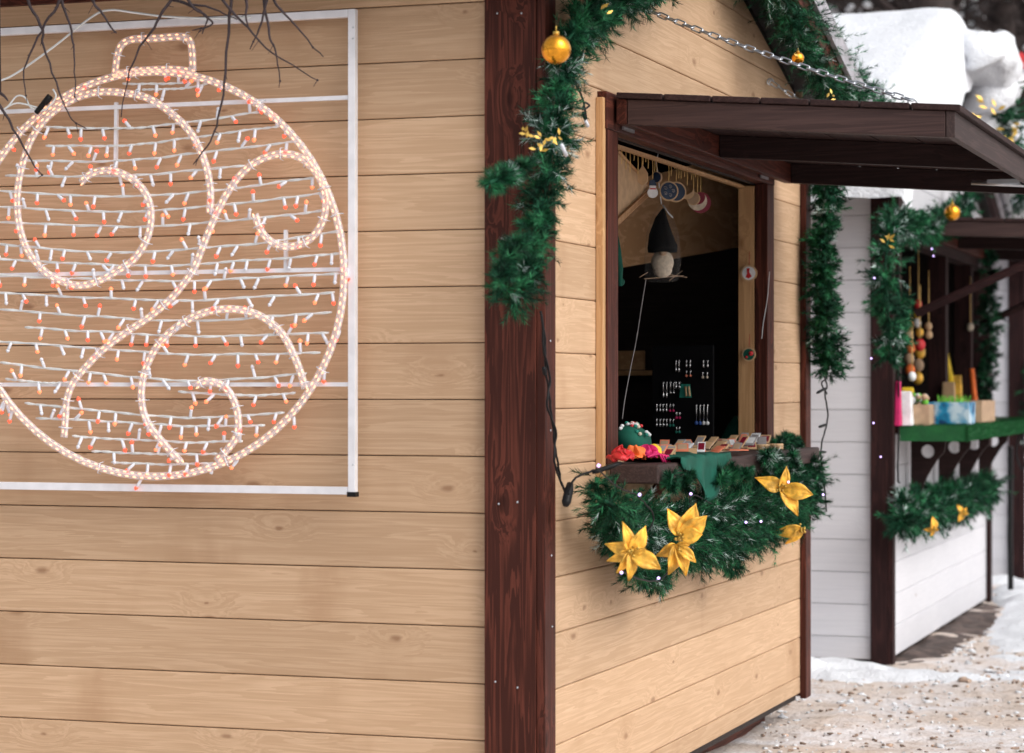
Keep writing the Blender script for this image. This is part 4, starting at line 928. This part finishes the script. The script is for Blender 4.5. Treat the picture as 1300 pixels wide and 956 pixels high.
# jewellery board facing the street
JY = 2.45
jt = thing('jewellery_board', H1.W(-.35, JY, 1.116), 'black upright board displaying rows of small earrings', 'display board')
ja, jb, jc, jd = [H1.sd(a, b, JY) for a, b in ((828, 440), (905, 438), (905, 592), (828, 592))]
mb = MB(); nn = Vector((math.sin(H1.rz), -math.cos(H1.rz), 0)); mb.add([ja, jb, jc, jd]+[p-nn*.02 for p in (ja, jb, jc, jd)], [(0,1,2,3),(7,6,5,4),(0,4,5,1),(1,5,6,2),(2,6,7,3),(3,7,4,0)]); build('panel', mb, M['black_cloth'], jt)
Z5 = lambda x, y: (780+x/5.311, 420+y/5.311)
def earring(x, y, ln, mt, label, grp):
    p = H1.sd(*Z5(x, y), JY-.012); mb = MB(); q = p-Vector((0, 0, ln)); mb.tube([p+Vector((.004, 0, -.004)), p+Vector((0, 0, .003)), p, q], .0016, 4, 0)
    if mt == 'drop': mb.tube([q+Vector((0, 0, ln*.5)), q+Vector((0, 0, .006)), q-Vector((0, 0, .004))], [.001, .0042, .003], 6, 1)
    else: mb.ball(q, .0075 if mt in ('beadblue', 'whitep') else .005, 1, 8, 6)
    m2 = {'drop': 'silver'}.get(mt, mt)
    tag(build('earring', mb, [M['silver'], M[m2]]), label, 'earring', grp)
for x in (415, 435): earring(x, 200, .040, 'drop', 'long thin silver earring in the top row of the jewellery board', 'thin silver earrings, top row')
for x in (485, 510): earring(x, 200, .022, 'drop', 'short silver earring, middle pair in the top row', 'short earrings, middle pair of the top row')
for x in (600, 628): earring(x, 200, .022, 'drop', 'short silver earring, right pair in the top row', 'short earrings, right pair of the top row')
for x in (485, 512): earring(x, 270, .018, 'salmon', 'reddish earring in the second row, left pair', 'reddish earrings of the second row, left pair')
for x in (595, 625): earring(x, 280, .018, 'cream', 'cream earring in the second row, right pair', 'cream earrings of the second row, right pair')
for x in (330, 352): earring(x, 345, .056, 'drop', 'longest silver earring, left pair of the third row', 'longest silver earrings')
for x in (378, 400): earring(x, 345, .040, 'silver', 'silver earring with a tiny ball, third row', 'ball earrings of the third row')
for x in (415, 438): earring(x, 345, .022, 'drop', 'short silver earring beside the teal packet', 'short earrings by the teal packet')
for x in (285, 308, 328, 350): earring(x, 495, .026, 'drop', 'small silver earring in the fourth row', 'silver earrings of the fourth row')
for x in (375, 397): earring(x, 495, .024, 'magenta', 'small pink earring in the fourth row', 'pink earrings of the fourth row')
for x in (285, 308, 330, 352): earring(x, 595, .026, 'drop', 'small silver earring in the lowest row', 'silver earrings of the lowest row')
for x in (375, 397): earring(x, 595, .024, 'teal', 'small green earring in the lowest row', 'green earrings of the lowest row')
for x in (418, 440): earring(x, 550, .020, 'magenta', 'pink-stoned earring set a little right of the rows', 'pink-stoned earrings')
for x in (418, 438): earring(x, 650, .018, 'teal', 'green-stoned earring low on the board', 'green-stoned earrings')
for x in (553, 578): earring(x, 500, .068, 'beadblue', 'long earring ending in a blue bead', 'blue bead earrings')
for x in (602, 627): earring(x, 500, .068, 'whitep', 'long earring ending in a white bead', 'white bead earrings')
mb = MB()
A = [H1.sd(*Z5(*p), JY-.01) for p in ((450, 360), (510, 360), (520, 450), (440, 450))]; mb.add(A+[p+nn*.004 for p in A], [(3,2,1,0),(4,5,6,7),(0,1,5,4),(1,2,6,5),(2,3,7,6),(3,0,4,7)])
for x in (478, 500): mb.tube([H1.sd(*Z5(x, 375), JY-.02), H1.sd(*Z5(x+8, 440), JY-.02)], .004, 6, 1)
tag(build('teal_packet', mb, [M['teal'], M['lightwood']]), 'teal packet pinned in the middle of the jewellery board', 'packet')
# wares lying on the counter
def sheet(pl, cx, cy, wx, wy, z, fn, nx=26, ny=18):
    mb = MB(); mb.grid(nx, ny, lambda u, v: pl.W(cx+(u-.5)*wx, cy+(v-.5)*wy, z+fn(u, v))); return mb
def cloth(label, mat, cx, cy, wx, wy, z=1.146, amp=.014, fall=None, k=7, name='cloth'):
    sd0 = rnd.random()*50
    def fn(u, v): return amp*(noise.noise(Vector((u*k, v*k, sd0)))+0.6)*(1 if 0.02 < u < .98 and .02 < v < .98 else .3)
    mb = sheet(H1, cx, cy, wx, wy, z, fn)
    tag(build(name, mb, M[mat], solid=0.003), label, 'cloth')
def drape():         # dark green cloth: flat on counter then over the edge
    mb = MB(); X0 = -0.10
    def fn(u, v):
        s = u*(0.40+0.05*math.sin(v*5)); xx = X0+s; y = 0.80+0.62*v + (0.03*math.sin(u*6)); edge = 0.197; h = 1.152+.008*(noise.noise(Vector((u*9, v*9, 4)))+.5)
        if xx > edge:
            d = xx-edge; k_ = max(0.0, math.sin(PI*max(0, min(1, (v-.25)/.7)))) ; d = d*(0.35+0.9*k_); return H1.W(edge+.006+.012*math.sin(v*22)*min(1, d*12), y, h-d)
        return H1.W(xx, y, h)
    mb.grid(40, 34, fn); tag(build('cloth', mb, M['green_cloth'], solid=0.003), 'dark green cloth spread on the counter and drooping over its edge', 'cloth')
drape()
def flounce(label, mat, px_, py_, r, mat2=None):
    q = H1.f(px_, py_, .10); q.z = 1.15; mb = MB(); sd0 = px_
    def fn(u, v):
        a2 = u*2*PI; rr = r*(0.15+0.95*v); rr *= .8; p = Vector((math.cos(a2)*rr, math.sin(a2)*rr, .026*(1-v**2)+.002))
        n_ = Vector((noise.noise(p*70+Vector((sd0, 0, 0))), noise.noise(p*70+Vector((0, sd0, 0))), noise.noise(p*60+Vector((0, 0, sd0)))+0.3)); return q+p+n_*.026*(1-0.4*v)
    mb.grid(40, 16, fn)
    tag(build('bunched_ribbon', mb, M[mat], solid=.0015), label, 'ribbon', 'bright bunched ribbons on the counter')
flounce('bright red bunched ribbon at the left end of the counter', 'red', 789, 582, .042)
flounce('orange bunched ribbon between the red and yellow ones', 'orange', 806, 583, .04)
flounce('yellow bunched ribbon behind the magenta one', 'yellow', 826, 578, .042)
flounce('magenta bunched ribbon in front of the yellow one', 'magenta', 822, 584, .046)
mb = MB()
for k in range(4): mb.tube([H1.f(822+k*3, 580, .12), H1.f(836+k*4, 576+k, .14), H1.f(842+k*3, 586+k, .15)], .004, 6)
tag(build('pink_straps', mb, M['magenta']), 'thin pink straps spread over the green cloth', 'ribbon')
# patterned bag
mb = MB(); q = H1.f(800, 560, -.02); mb.ball(q, (.062, .085, .055), nu=20, nv=12)
for i, v in enumerate(mb.v): p = Vector(v); mb.v[i] = tuple(p+Vector((0, 0, 1))*.012*noise.noise(p*18)+Vector((1, 0, 0))*.01*noise.noise(p*15))
t = thing('patterned_bag', q-Vector((0, 0, .055)), 'dark green patterned cloth bag at the left end of the counter', 'bag'); build('body', mb, M['green_cloth'], t)
for k in range(26):
    u = rnd.uniform(0, PI); v_ = rnd.uniform(.15, 1.3); d = Vector((-math.cos(u)*math.sin(v_), -abs(math.sin(u))*math.sin(v_), math.cos(v_))); p = q+Vector((d.x*.064, d.y*.087, d.z*.058))
    mb = MB(); mb.ball(p, (.007, .005, .006), nu=7, nv=5); build('pattern_spot', mb, M[['whitep', 'whitep', 'red', 'cream', 'teal'][k % 5]], t)
# wooden cards and magnets leaning in rows
tones = [('lightwood', 'pale wooden'), ('kraft', 'brown'), ('salmon', 'reddish'), ('whitep', 'white'), ('greyp', 'grey')]
for i in range(48):
    col = i % 16; row = i//16; y = 0.92+col*0.098+rnd.uniform(-.03, .03); x = 0.03+row*0.055-0.05+rnd.uniform(-.012, .012)
    mb = MB(); w_, h_ = rnd.uniform(.022, .042), rnd.uniform(.045, .075); tl_ = R(rnd.uniform(18, 38)); mt = tones[rnd.choice((0, 0, 1, 2, 3, 4, 0))]
    T = H1.M @ Matrix.Translation((x, y, 1.146+.008*(i % 3))) @ Matrix.Rotation(rnd.uniform(-.5, .5), 4, 'Z') @ Matrix.Rotation(tl_, 4, 'X')
    mb.box(-w_/2, w_/2, 0, h_, 0, .004, 0, T); mb.box(-w_*.38, w_*.38, h_*.2, h_*.85, .0042, .0052, 1, T)
    tag(build('souvenir_card', mb, [M[mt[0]], M[rnd.choice(['kraft', 'whitep', 'salmon', 'darkred', 'lightwood', 'greyp'])]]), 'thin souvenir card of wood or paper leaning in the rows on the counter', 'souvenir', 'souvenir cards leaning in rows on the counter')
mb = MB(H1.M); T = Matrix.Translation((.165, 1.62, 1.157)) @ Matrix.Rotation(.4, 4, 'Z'); mb.box(-.03, .035, -.05, .05, 0, .004, 0, T); tag(build('price_card', mb, M['salmon']), 'salmon pink card at the front edge of the counter', 'card')
for i in range(3):
    mb = MB(); q = H1.W(.10+.02*(i % 2), 2.28+i*.13, 1.141); 
    for k in range(3): mb.tube([q+Vector((math.cos(a)*.026, math.sin(a)*.026, .004+.007*k)) for a in [k+.4*j for j in range(16)]], .0045, 5)
    tag(build('bark_ring', mb, M['lightwood']), 'small coiled wooden ring at the far end of the counter', 'ring', 'coiled wooden rings at the far end of the counter')
mb = MB(); q = H1.f(930, 560, -.2); mb.tube([q-Vector((0, 0, .06)), q, q+Vector((.01, 0, .06)), q+Vector((.015, 0, .10))], [.06, .05, .03, .008], 12); tag(build('teal_toy', mb, M['teal']), 'teal cloth figure in the dark beside the pine post', 'toy')
mb = MB(); q = H1.f(925, 572, -.1); mb.ball(q, (.05, .06, .02)); tag(build('grey_bundle', mb, M['darkblue']), 'blue grey bundle at the foot of the teal cloth figure', 'cloth')

# ---------------------------------------------------------------- wares on the green counter
def openbox(P, x0, x1, y0, y1, z0, z1, mats, label, name, teeth=False):
    t = thing(name, P.W((x0+x1)/2, (y0+y1)/2, z0), label, 'box', None, P.rz); th = .008
    for nm, b_ in (('side_panel', (x0, x1, y0, y0+th)), ('side_panel', (x0, x1, y1-th, y1)), ('end_panel', (x0, x0+th, y0+th+.001, y1-th-.001)), ('end_panel', (x1-th, x1, y0+th+.001, y1-th-.001))):
        mb = MB(P.M); mb.box(b_[0], b_[1], b_[2], b_[3], z0+.001, z1); 
        if teeth and nm == 'side_panel':
            n = 8
            for k in range(n): mb.box(b_[1]+.0005, b_[1]+.009, b_[2], b_[3], z0+(z1-z0)*(k+.1)/n, z0+(z1-z0)*(k+.6)/n)
        build(nm, mb, mats, t)
    mb = MB(P.M); mb.box(x0+th+.001, x1-th-.001, y0+th+.001, y1-th-.001, z0+.002, z0+.01); build('base', mb, mats, t)
    return t
def tiedye():
    m, t, b = newmat('blue and white marbled paint'); tc = N(t, 'ShaderNodeTexCoord'); nz = N(t, 'ShaderNodeTexNoise'); nz.inputs['Scale'].default_value = 11; nz.inputs['Detail'].default_value = 3
    L(t, tc.outputs['Object'], nz.inputs['Vector']); cr = t.nodes.new('ShaderNodeValToRGB'); L(t, nz.outputs[0], cr.inputs[0]); e = cr.color_ramp.elements
    e[0].position = .35; e[0].color = (.005, .03, .12, 1); e[1].position = .62; e[1].color = (.55, .68, .78, 1); k = e.new(.48); k.color = (.01, .26, .48, 1); L(t, cr.outputs[0], b.inputs['Base Color']); b.inputs['Roughness'].default_value = .4
    return m
M['tiedye'] = tiedye()
GZ = 1.181
openbox(H2, 0.03, 0.17, 0.16, 0.34, GZ, GZ+.105, M['kraft'], 'open cardboard box with toothed edge on the green counter, leftmost', 'cardboard_box', True)
openbox(H2, 0.13, 0.335, 0.42, 0.66, GZ, GZ+.115, M['tiedye'], 'blue and white marbled box with green sprigs on the green counter', 'marbled_box')
openbox(H2, 0.10, 0.33, 0.95, 1.5, GZ, GZ+.12, M['kraft'], 'long brown cardboard box behind the marbled box', 'cardboard_box')
mb = MB()
for k in range(60):
    p = H2.W(rnd.uniform(.15, .31), rnd.uniform(.45, .64), GZ+.10); d = Vector((rnd.gauss(0, .5), rnd.gauss(0, .5), 1)).normalized(); s = d.cross(Vector((0, 1, .2))).normalized()*.004; mb.add([p-s, p+s, p+d*.06], [(0, 1, 2)])
tag(build('green_sprigs', mb, M['lime'], solid=.0008), 'green sprigs standing in the marbled box', 'plant')
mb = MB()
for k in range(40):
    p = H2.W(rnd.uniform(.05, .15), rnd.uniform(.18, .32), GZ+.10); mb.ball(p+Vector((0, 0, rnd.uniform(0, .05))), rnd.uniform(.010, .02), k % 4, 7, 5)
tag(build('sweets', mb, [M['whitep'], M['lightwood'], M['kraft'], M['lime']]), 'small wrapped sweets heaped in the toothed cardboard box', 'sweets', kind='stuff')
def toy(P, p, label, cols, s=.05, name='hanging_toy'):
    s *= 0.8
    t = thing(name, P.W(*p), label, 'toy'); q = P.W(*p)
    for i, c in enumerate(cols):
        mb = MB(); mb.ball(q+Vector((rnd.gauss(0, s*.1), 0, s*(len(cols)-1-i)*1.25)), (s*.55, s*.5, s*.65), nu=12, nv=8); build('bead', mb, M[c], t)
    mb = MB(); mb.tube([q, q+Vector((0, 0, s*len(cols)*1.25+.25))], .003, 4); build('cord', mb, M['cord'], t)
def f2(px_, py_, x): q = H2.hit(px_, py_, 0, x); return (q.x, q.y, q.z)
toy(H2, f2(1166, 422, -.02), 'string of red, yellow and white beads hanging in the white hut window', ['red', 'yellow', 'whitep', 'gold_leaf'], .05)
toy(H2, f2(1168, 438, .03), 'single bright red ball low in the white hut window', ['red'], .065)
toy(H2, f2(1155, 470, -.05), 'orange and brown hanging bundle beside the corner garland', ['orange', 'kraft', 'orange', 'kraft', 'orange'], .06)
toy(H2, f2(1167, 480, -.05), 'brown and gold hanging bundle behind the red ball', ['gold_leaf', 'kraft', 'gold_leaf'], .07)
toy(H2, f2(1179, 425, .045), 'small cream and brown pendant on the mullion of the white hut', ['lightwood', 'lightwood'], .045)
toy(H2, f2(1232, 415, .03), 'single cream pendant farther along the white hut window', ['cream'], .05)
toy(H2, f2(1158, 478, .02), 'white ornament by the cardboard box window', ['whitep'], .05)
mb = MB(H2.M)
def bagthing(px_, w_, h_, mat, label, x=.05, name='gift_bag', y=None):
    q = H2.hit(px_, 530, 0, x); mb = MB(H2.M); yy = q.y
    vs = [(x-w_/2, yy-.03, GZ), (x+w_/2, yy-.03, GZ), (x+w_/2, yy+.05, GZ), (x-w_/2, yy+.05, GZ), (x-w_*.42, yy, GZ+h_), (x+w_*.42, yy, GZ+h_), (x+w_*.42, yy+.02, GZ+h_), (x-w_*.42, yy+.02, GZ+h_)]
    mb.add(vs, [(0,3,2,1),(4,5,6,7),(0,1,5,4),(1,2,6,5),(2,3,7,6),(3,0,4,7)]); t = tag(build(name, mb, M[mat], bevel=.006), label, 'package')
bagthing(1146, .10, .17, 'whitep', 'pale gift packet standing behind the toothed box')
bagthing(1152, .07, .19, 'yellow', 'packet with yellow top beside the corner garland', .0)
bagthing(1165, .06, .15, 'lime', 'lime green packet behind the toothed box', .10)
bagthing(1204, .08, .22, 'lightwood', 'tan packet standing on the counter behind the marbled box', .05)
bagthing(1214, .07, .26, 'gold_leaf', 'tall gold packet behind the marbled box', .0)
bagthing(1140, .03, .22, 'magenta', 'narrow pink packet at the left edge of the counter', .04)
mb = MB(); q = H2.hit(1240, 505, 0, .1); mb.tube([H2.W(.1, q.y, GZ), H2.W(.07, q.y, GZ+.30)], .016, 8); tag(build('candle', mb, M['orange']), 'thin orange candle standing near the far end of the green counter', 'candle')
mb = MB(); q = H2.hit(1205, 470, 0, .0); mb.tube([H2.W(.0, q.y, GZ+.22), H2.W(-.02, q.y, GZ+.42)], [.03, .008], 8); tag(build('yellow_cone', mb, M['yellow']), 'yellow paper cone beside the mullion', 'ornament')
for i, yy in enumerate((2.0, 2.45)):
    mb = MB(H2.M); mb.box(.15, .28, yy, yy+.14, GZ, GZ+.006); tag(build('leaflet', mb, M['greyp']), 'flat grey leaflet at the far end of the green counter', 'leaflet', 'grey leaflets on the green counter')

# clods of dirty snow on the path
mb = MB(); r_ = random.Random(8)
for k in range(3200):
    y = r_.uniform(8.6, 20); x = r_.uniform(0.10, 0.24)*y
    q = H2.I @ Vector((x, y, 0))
    if q.x < 0.2 and -0.2 < q.y < 4: continue
    sz = r_.uniform(.003, .010)*(2.2 if r_.random() < .04 else 1); n0 = len(mb.v); mb.ball((x, y, .004+noise.noise(Vector((x*1.3, y*1.3, 0)))*.028), (sz*r_.uniform(.8, 2), sz*r_.uniform(.7, 1.8), sz*.6), 0 if r_.random() < .5 else 1, 5, 4)
    for i in range(n0, len(mb.v)): v = mb.v[i]; mb.v[i] = (v[0]+r_.gauss(0, sz*.25), v[1]+r_.gauss(0, sz*.25), v[2]+r_.gauss(0, sz*.2))
M['dirt'] = plain('frozen dirt crumbs', (0.36, 0.26, 0.20), .9, var=.4, island=.5)
tag(build('snow_clods', mb, [M['snow'], M['dirt']], origin=(2, 14, 0)), kind='stuff')
# shelf deep inside the beige hut
t = thing('wall_shelf', H1.W(-.9, 3.3, 1.42), 'dim brown shelf deep inside the beige hut left of the jewellery board', 'shelf')
mb = MB(H1.M); mb.box(-1.5, -.55, 3.15, 3.40, 1.42, 1.44); build('shelf_board', mb, M['pine0'], t)
mb = MB(H1.M); mb.box(-1.5, -.60, 3.16, 3.175, 1.443, 1.52); build('shelf_rail', mb, M['pine0'], t)

# ---------------------------------------------------------------- bare wood behind the huts
def bare_tree(x, y, h, seed, group='bare trees behind the huts', lean=0.0):
    r_ = random.Random(seed); trunk = MB(); crown = MB()
    def grow(p, d, ln, rad, lev, mb):
        n = 4; pts = [p]; rs = [rad]; q = p
        for i in range(n):
            d = (d+Vector((r_.gauss(0, .12), r_.gauss(0, .12), r_.gauss(0, .07)+.03))).normalized(); q = q+d*ln/n; pts.append(q); rs.append(rad*(1-.55*(i+1)/n))
        mb.tube(pts, rs, 5 if lev < 2 else 3, smooth=True)
        if lev >= 4: return
        kids = (9, 6, 5, 4)[lev]
        for k in range(kids):
            f = r_.uniform(.25 if lev else .22, 1.0); i = min(n-1, int(f*n)); b = pts[i].lerp(pts[i+1], f*n-i)
            sd_ = Vector((r_.gauss(0, 1), r_.gauss(0, 1), r_.gauss(0, .35)+.25)).normalized(); dd = (d*.45+sd_).normalized()
            grow(b, dd, ln*r_.uniform(.38, .58), max(.006, rad*.42*(1.2-f*.5)), lev+1, crown)
    grow(Vector((x, y, -.1)), Vector((lean, 0, 1)).normalized(), h, .028*h, 0, trunk)
    return trunk, crown
LAB = ['forked', 'slim', 'dense', 'tall']
tr_r = random.Random(5)
spots = []
for i in range(14):
    y = 26+i*2.6; x = y*(0.10+0.135*((i*0.618) % 1)); spots.append((x, y, tr_r.uniform(9, 13)))
for i, (x, y, h) in enumerate(spots):
    tk, cr = bare_tree(x, y, h, 100+i); t = thing('bare_tree', (x, y, 0), 'bare leafless tree among the dark wood behind the snowy roof', 'tree', 'bare trees behind the huts')
    build('trunk', tk, M['bark'], t); build('crown', cr, M['bark'], t)
    sm_ = MB(); rr_ = random.Random(i+50)
    for k in range(520):
        v = Vector(cr.v[rr_.randrange(len(cr.v))])
        if v.z < 4: continue
        sm_.ball(v+Vector((0, 0, .02)), (rr_.uniform(.03, .07), .05, rr_.uniform(.03, .055)), nu=6, nv=4)
    tag(build('bright_specks', sm_, M['snow'], t), kind='stuff')  # pale balls added to the twigs to give bright specks of light
# far-off wood as a mass: trunks and branches on a slope
mb = MB(); r_ = random.Random(3)
for i in range(260):
    y = r_.uniform(60, 105); x = r_.uniform(0.02, 0.36)*y; z0_ = max(0, (y-55)*.16); h = r_.uniform(7, 13); p = Vector((x, y, z0_-.3)); rad = r_.uniform(.06, .2)
    lean = Vector((r_.gauss(0, .05), 0, 1)); mb.tube([p, p+lean*h*.5, p+lean*h], [rad, rad*.7, rad*.2], 4)
    for k in range(14):
        b = p+lean*h*r_.uniform(.2, .95); d = Vector((r_.gauss(0, 1), r_.gauss(0, .5), r_.uniform(.0, 1.0))).normalized()*r_.uniform(.8, 2.6); mb.tube([b, b+d*.6, b+d+Vector((0, 0, .3))], [.05, .035, .012], 3)
tag(build('far_wood', mb, M['bark'], origin=(15, 80, 0)), 'dark leafless wood on the slope behind the huts', 'wood', kind='stuff')
mb = MB(); mb.grid(60, 20, lambda u, v: Vector((-140+320*u, 56+120*v, -0.3+(120*v)*.16*min(1, v*6)+noise.noise(Vector((u*20, v*9, 0)))*.8)))
hl = build('hill', mb, plain('leaf litter and old snow', (.10, .075, .065), .95, var=.5, scale=.6)); tag(hl, kind='structure')
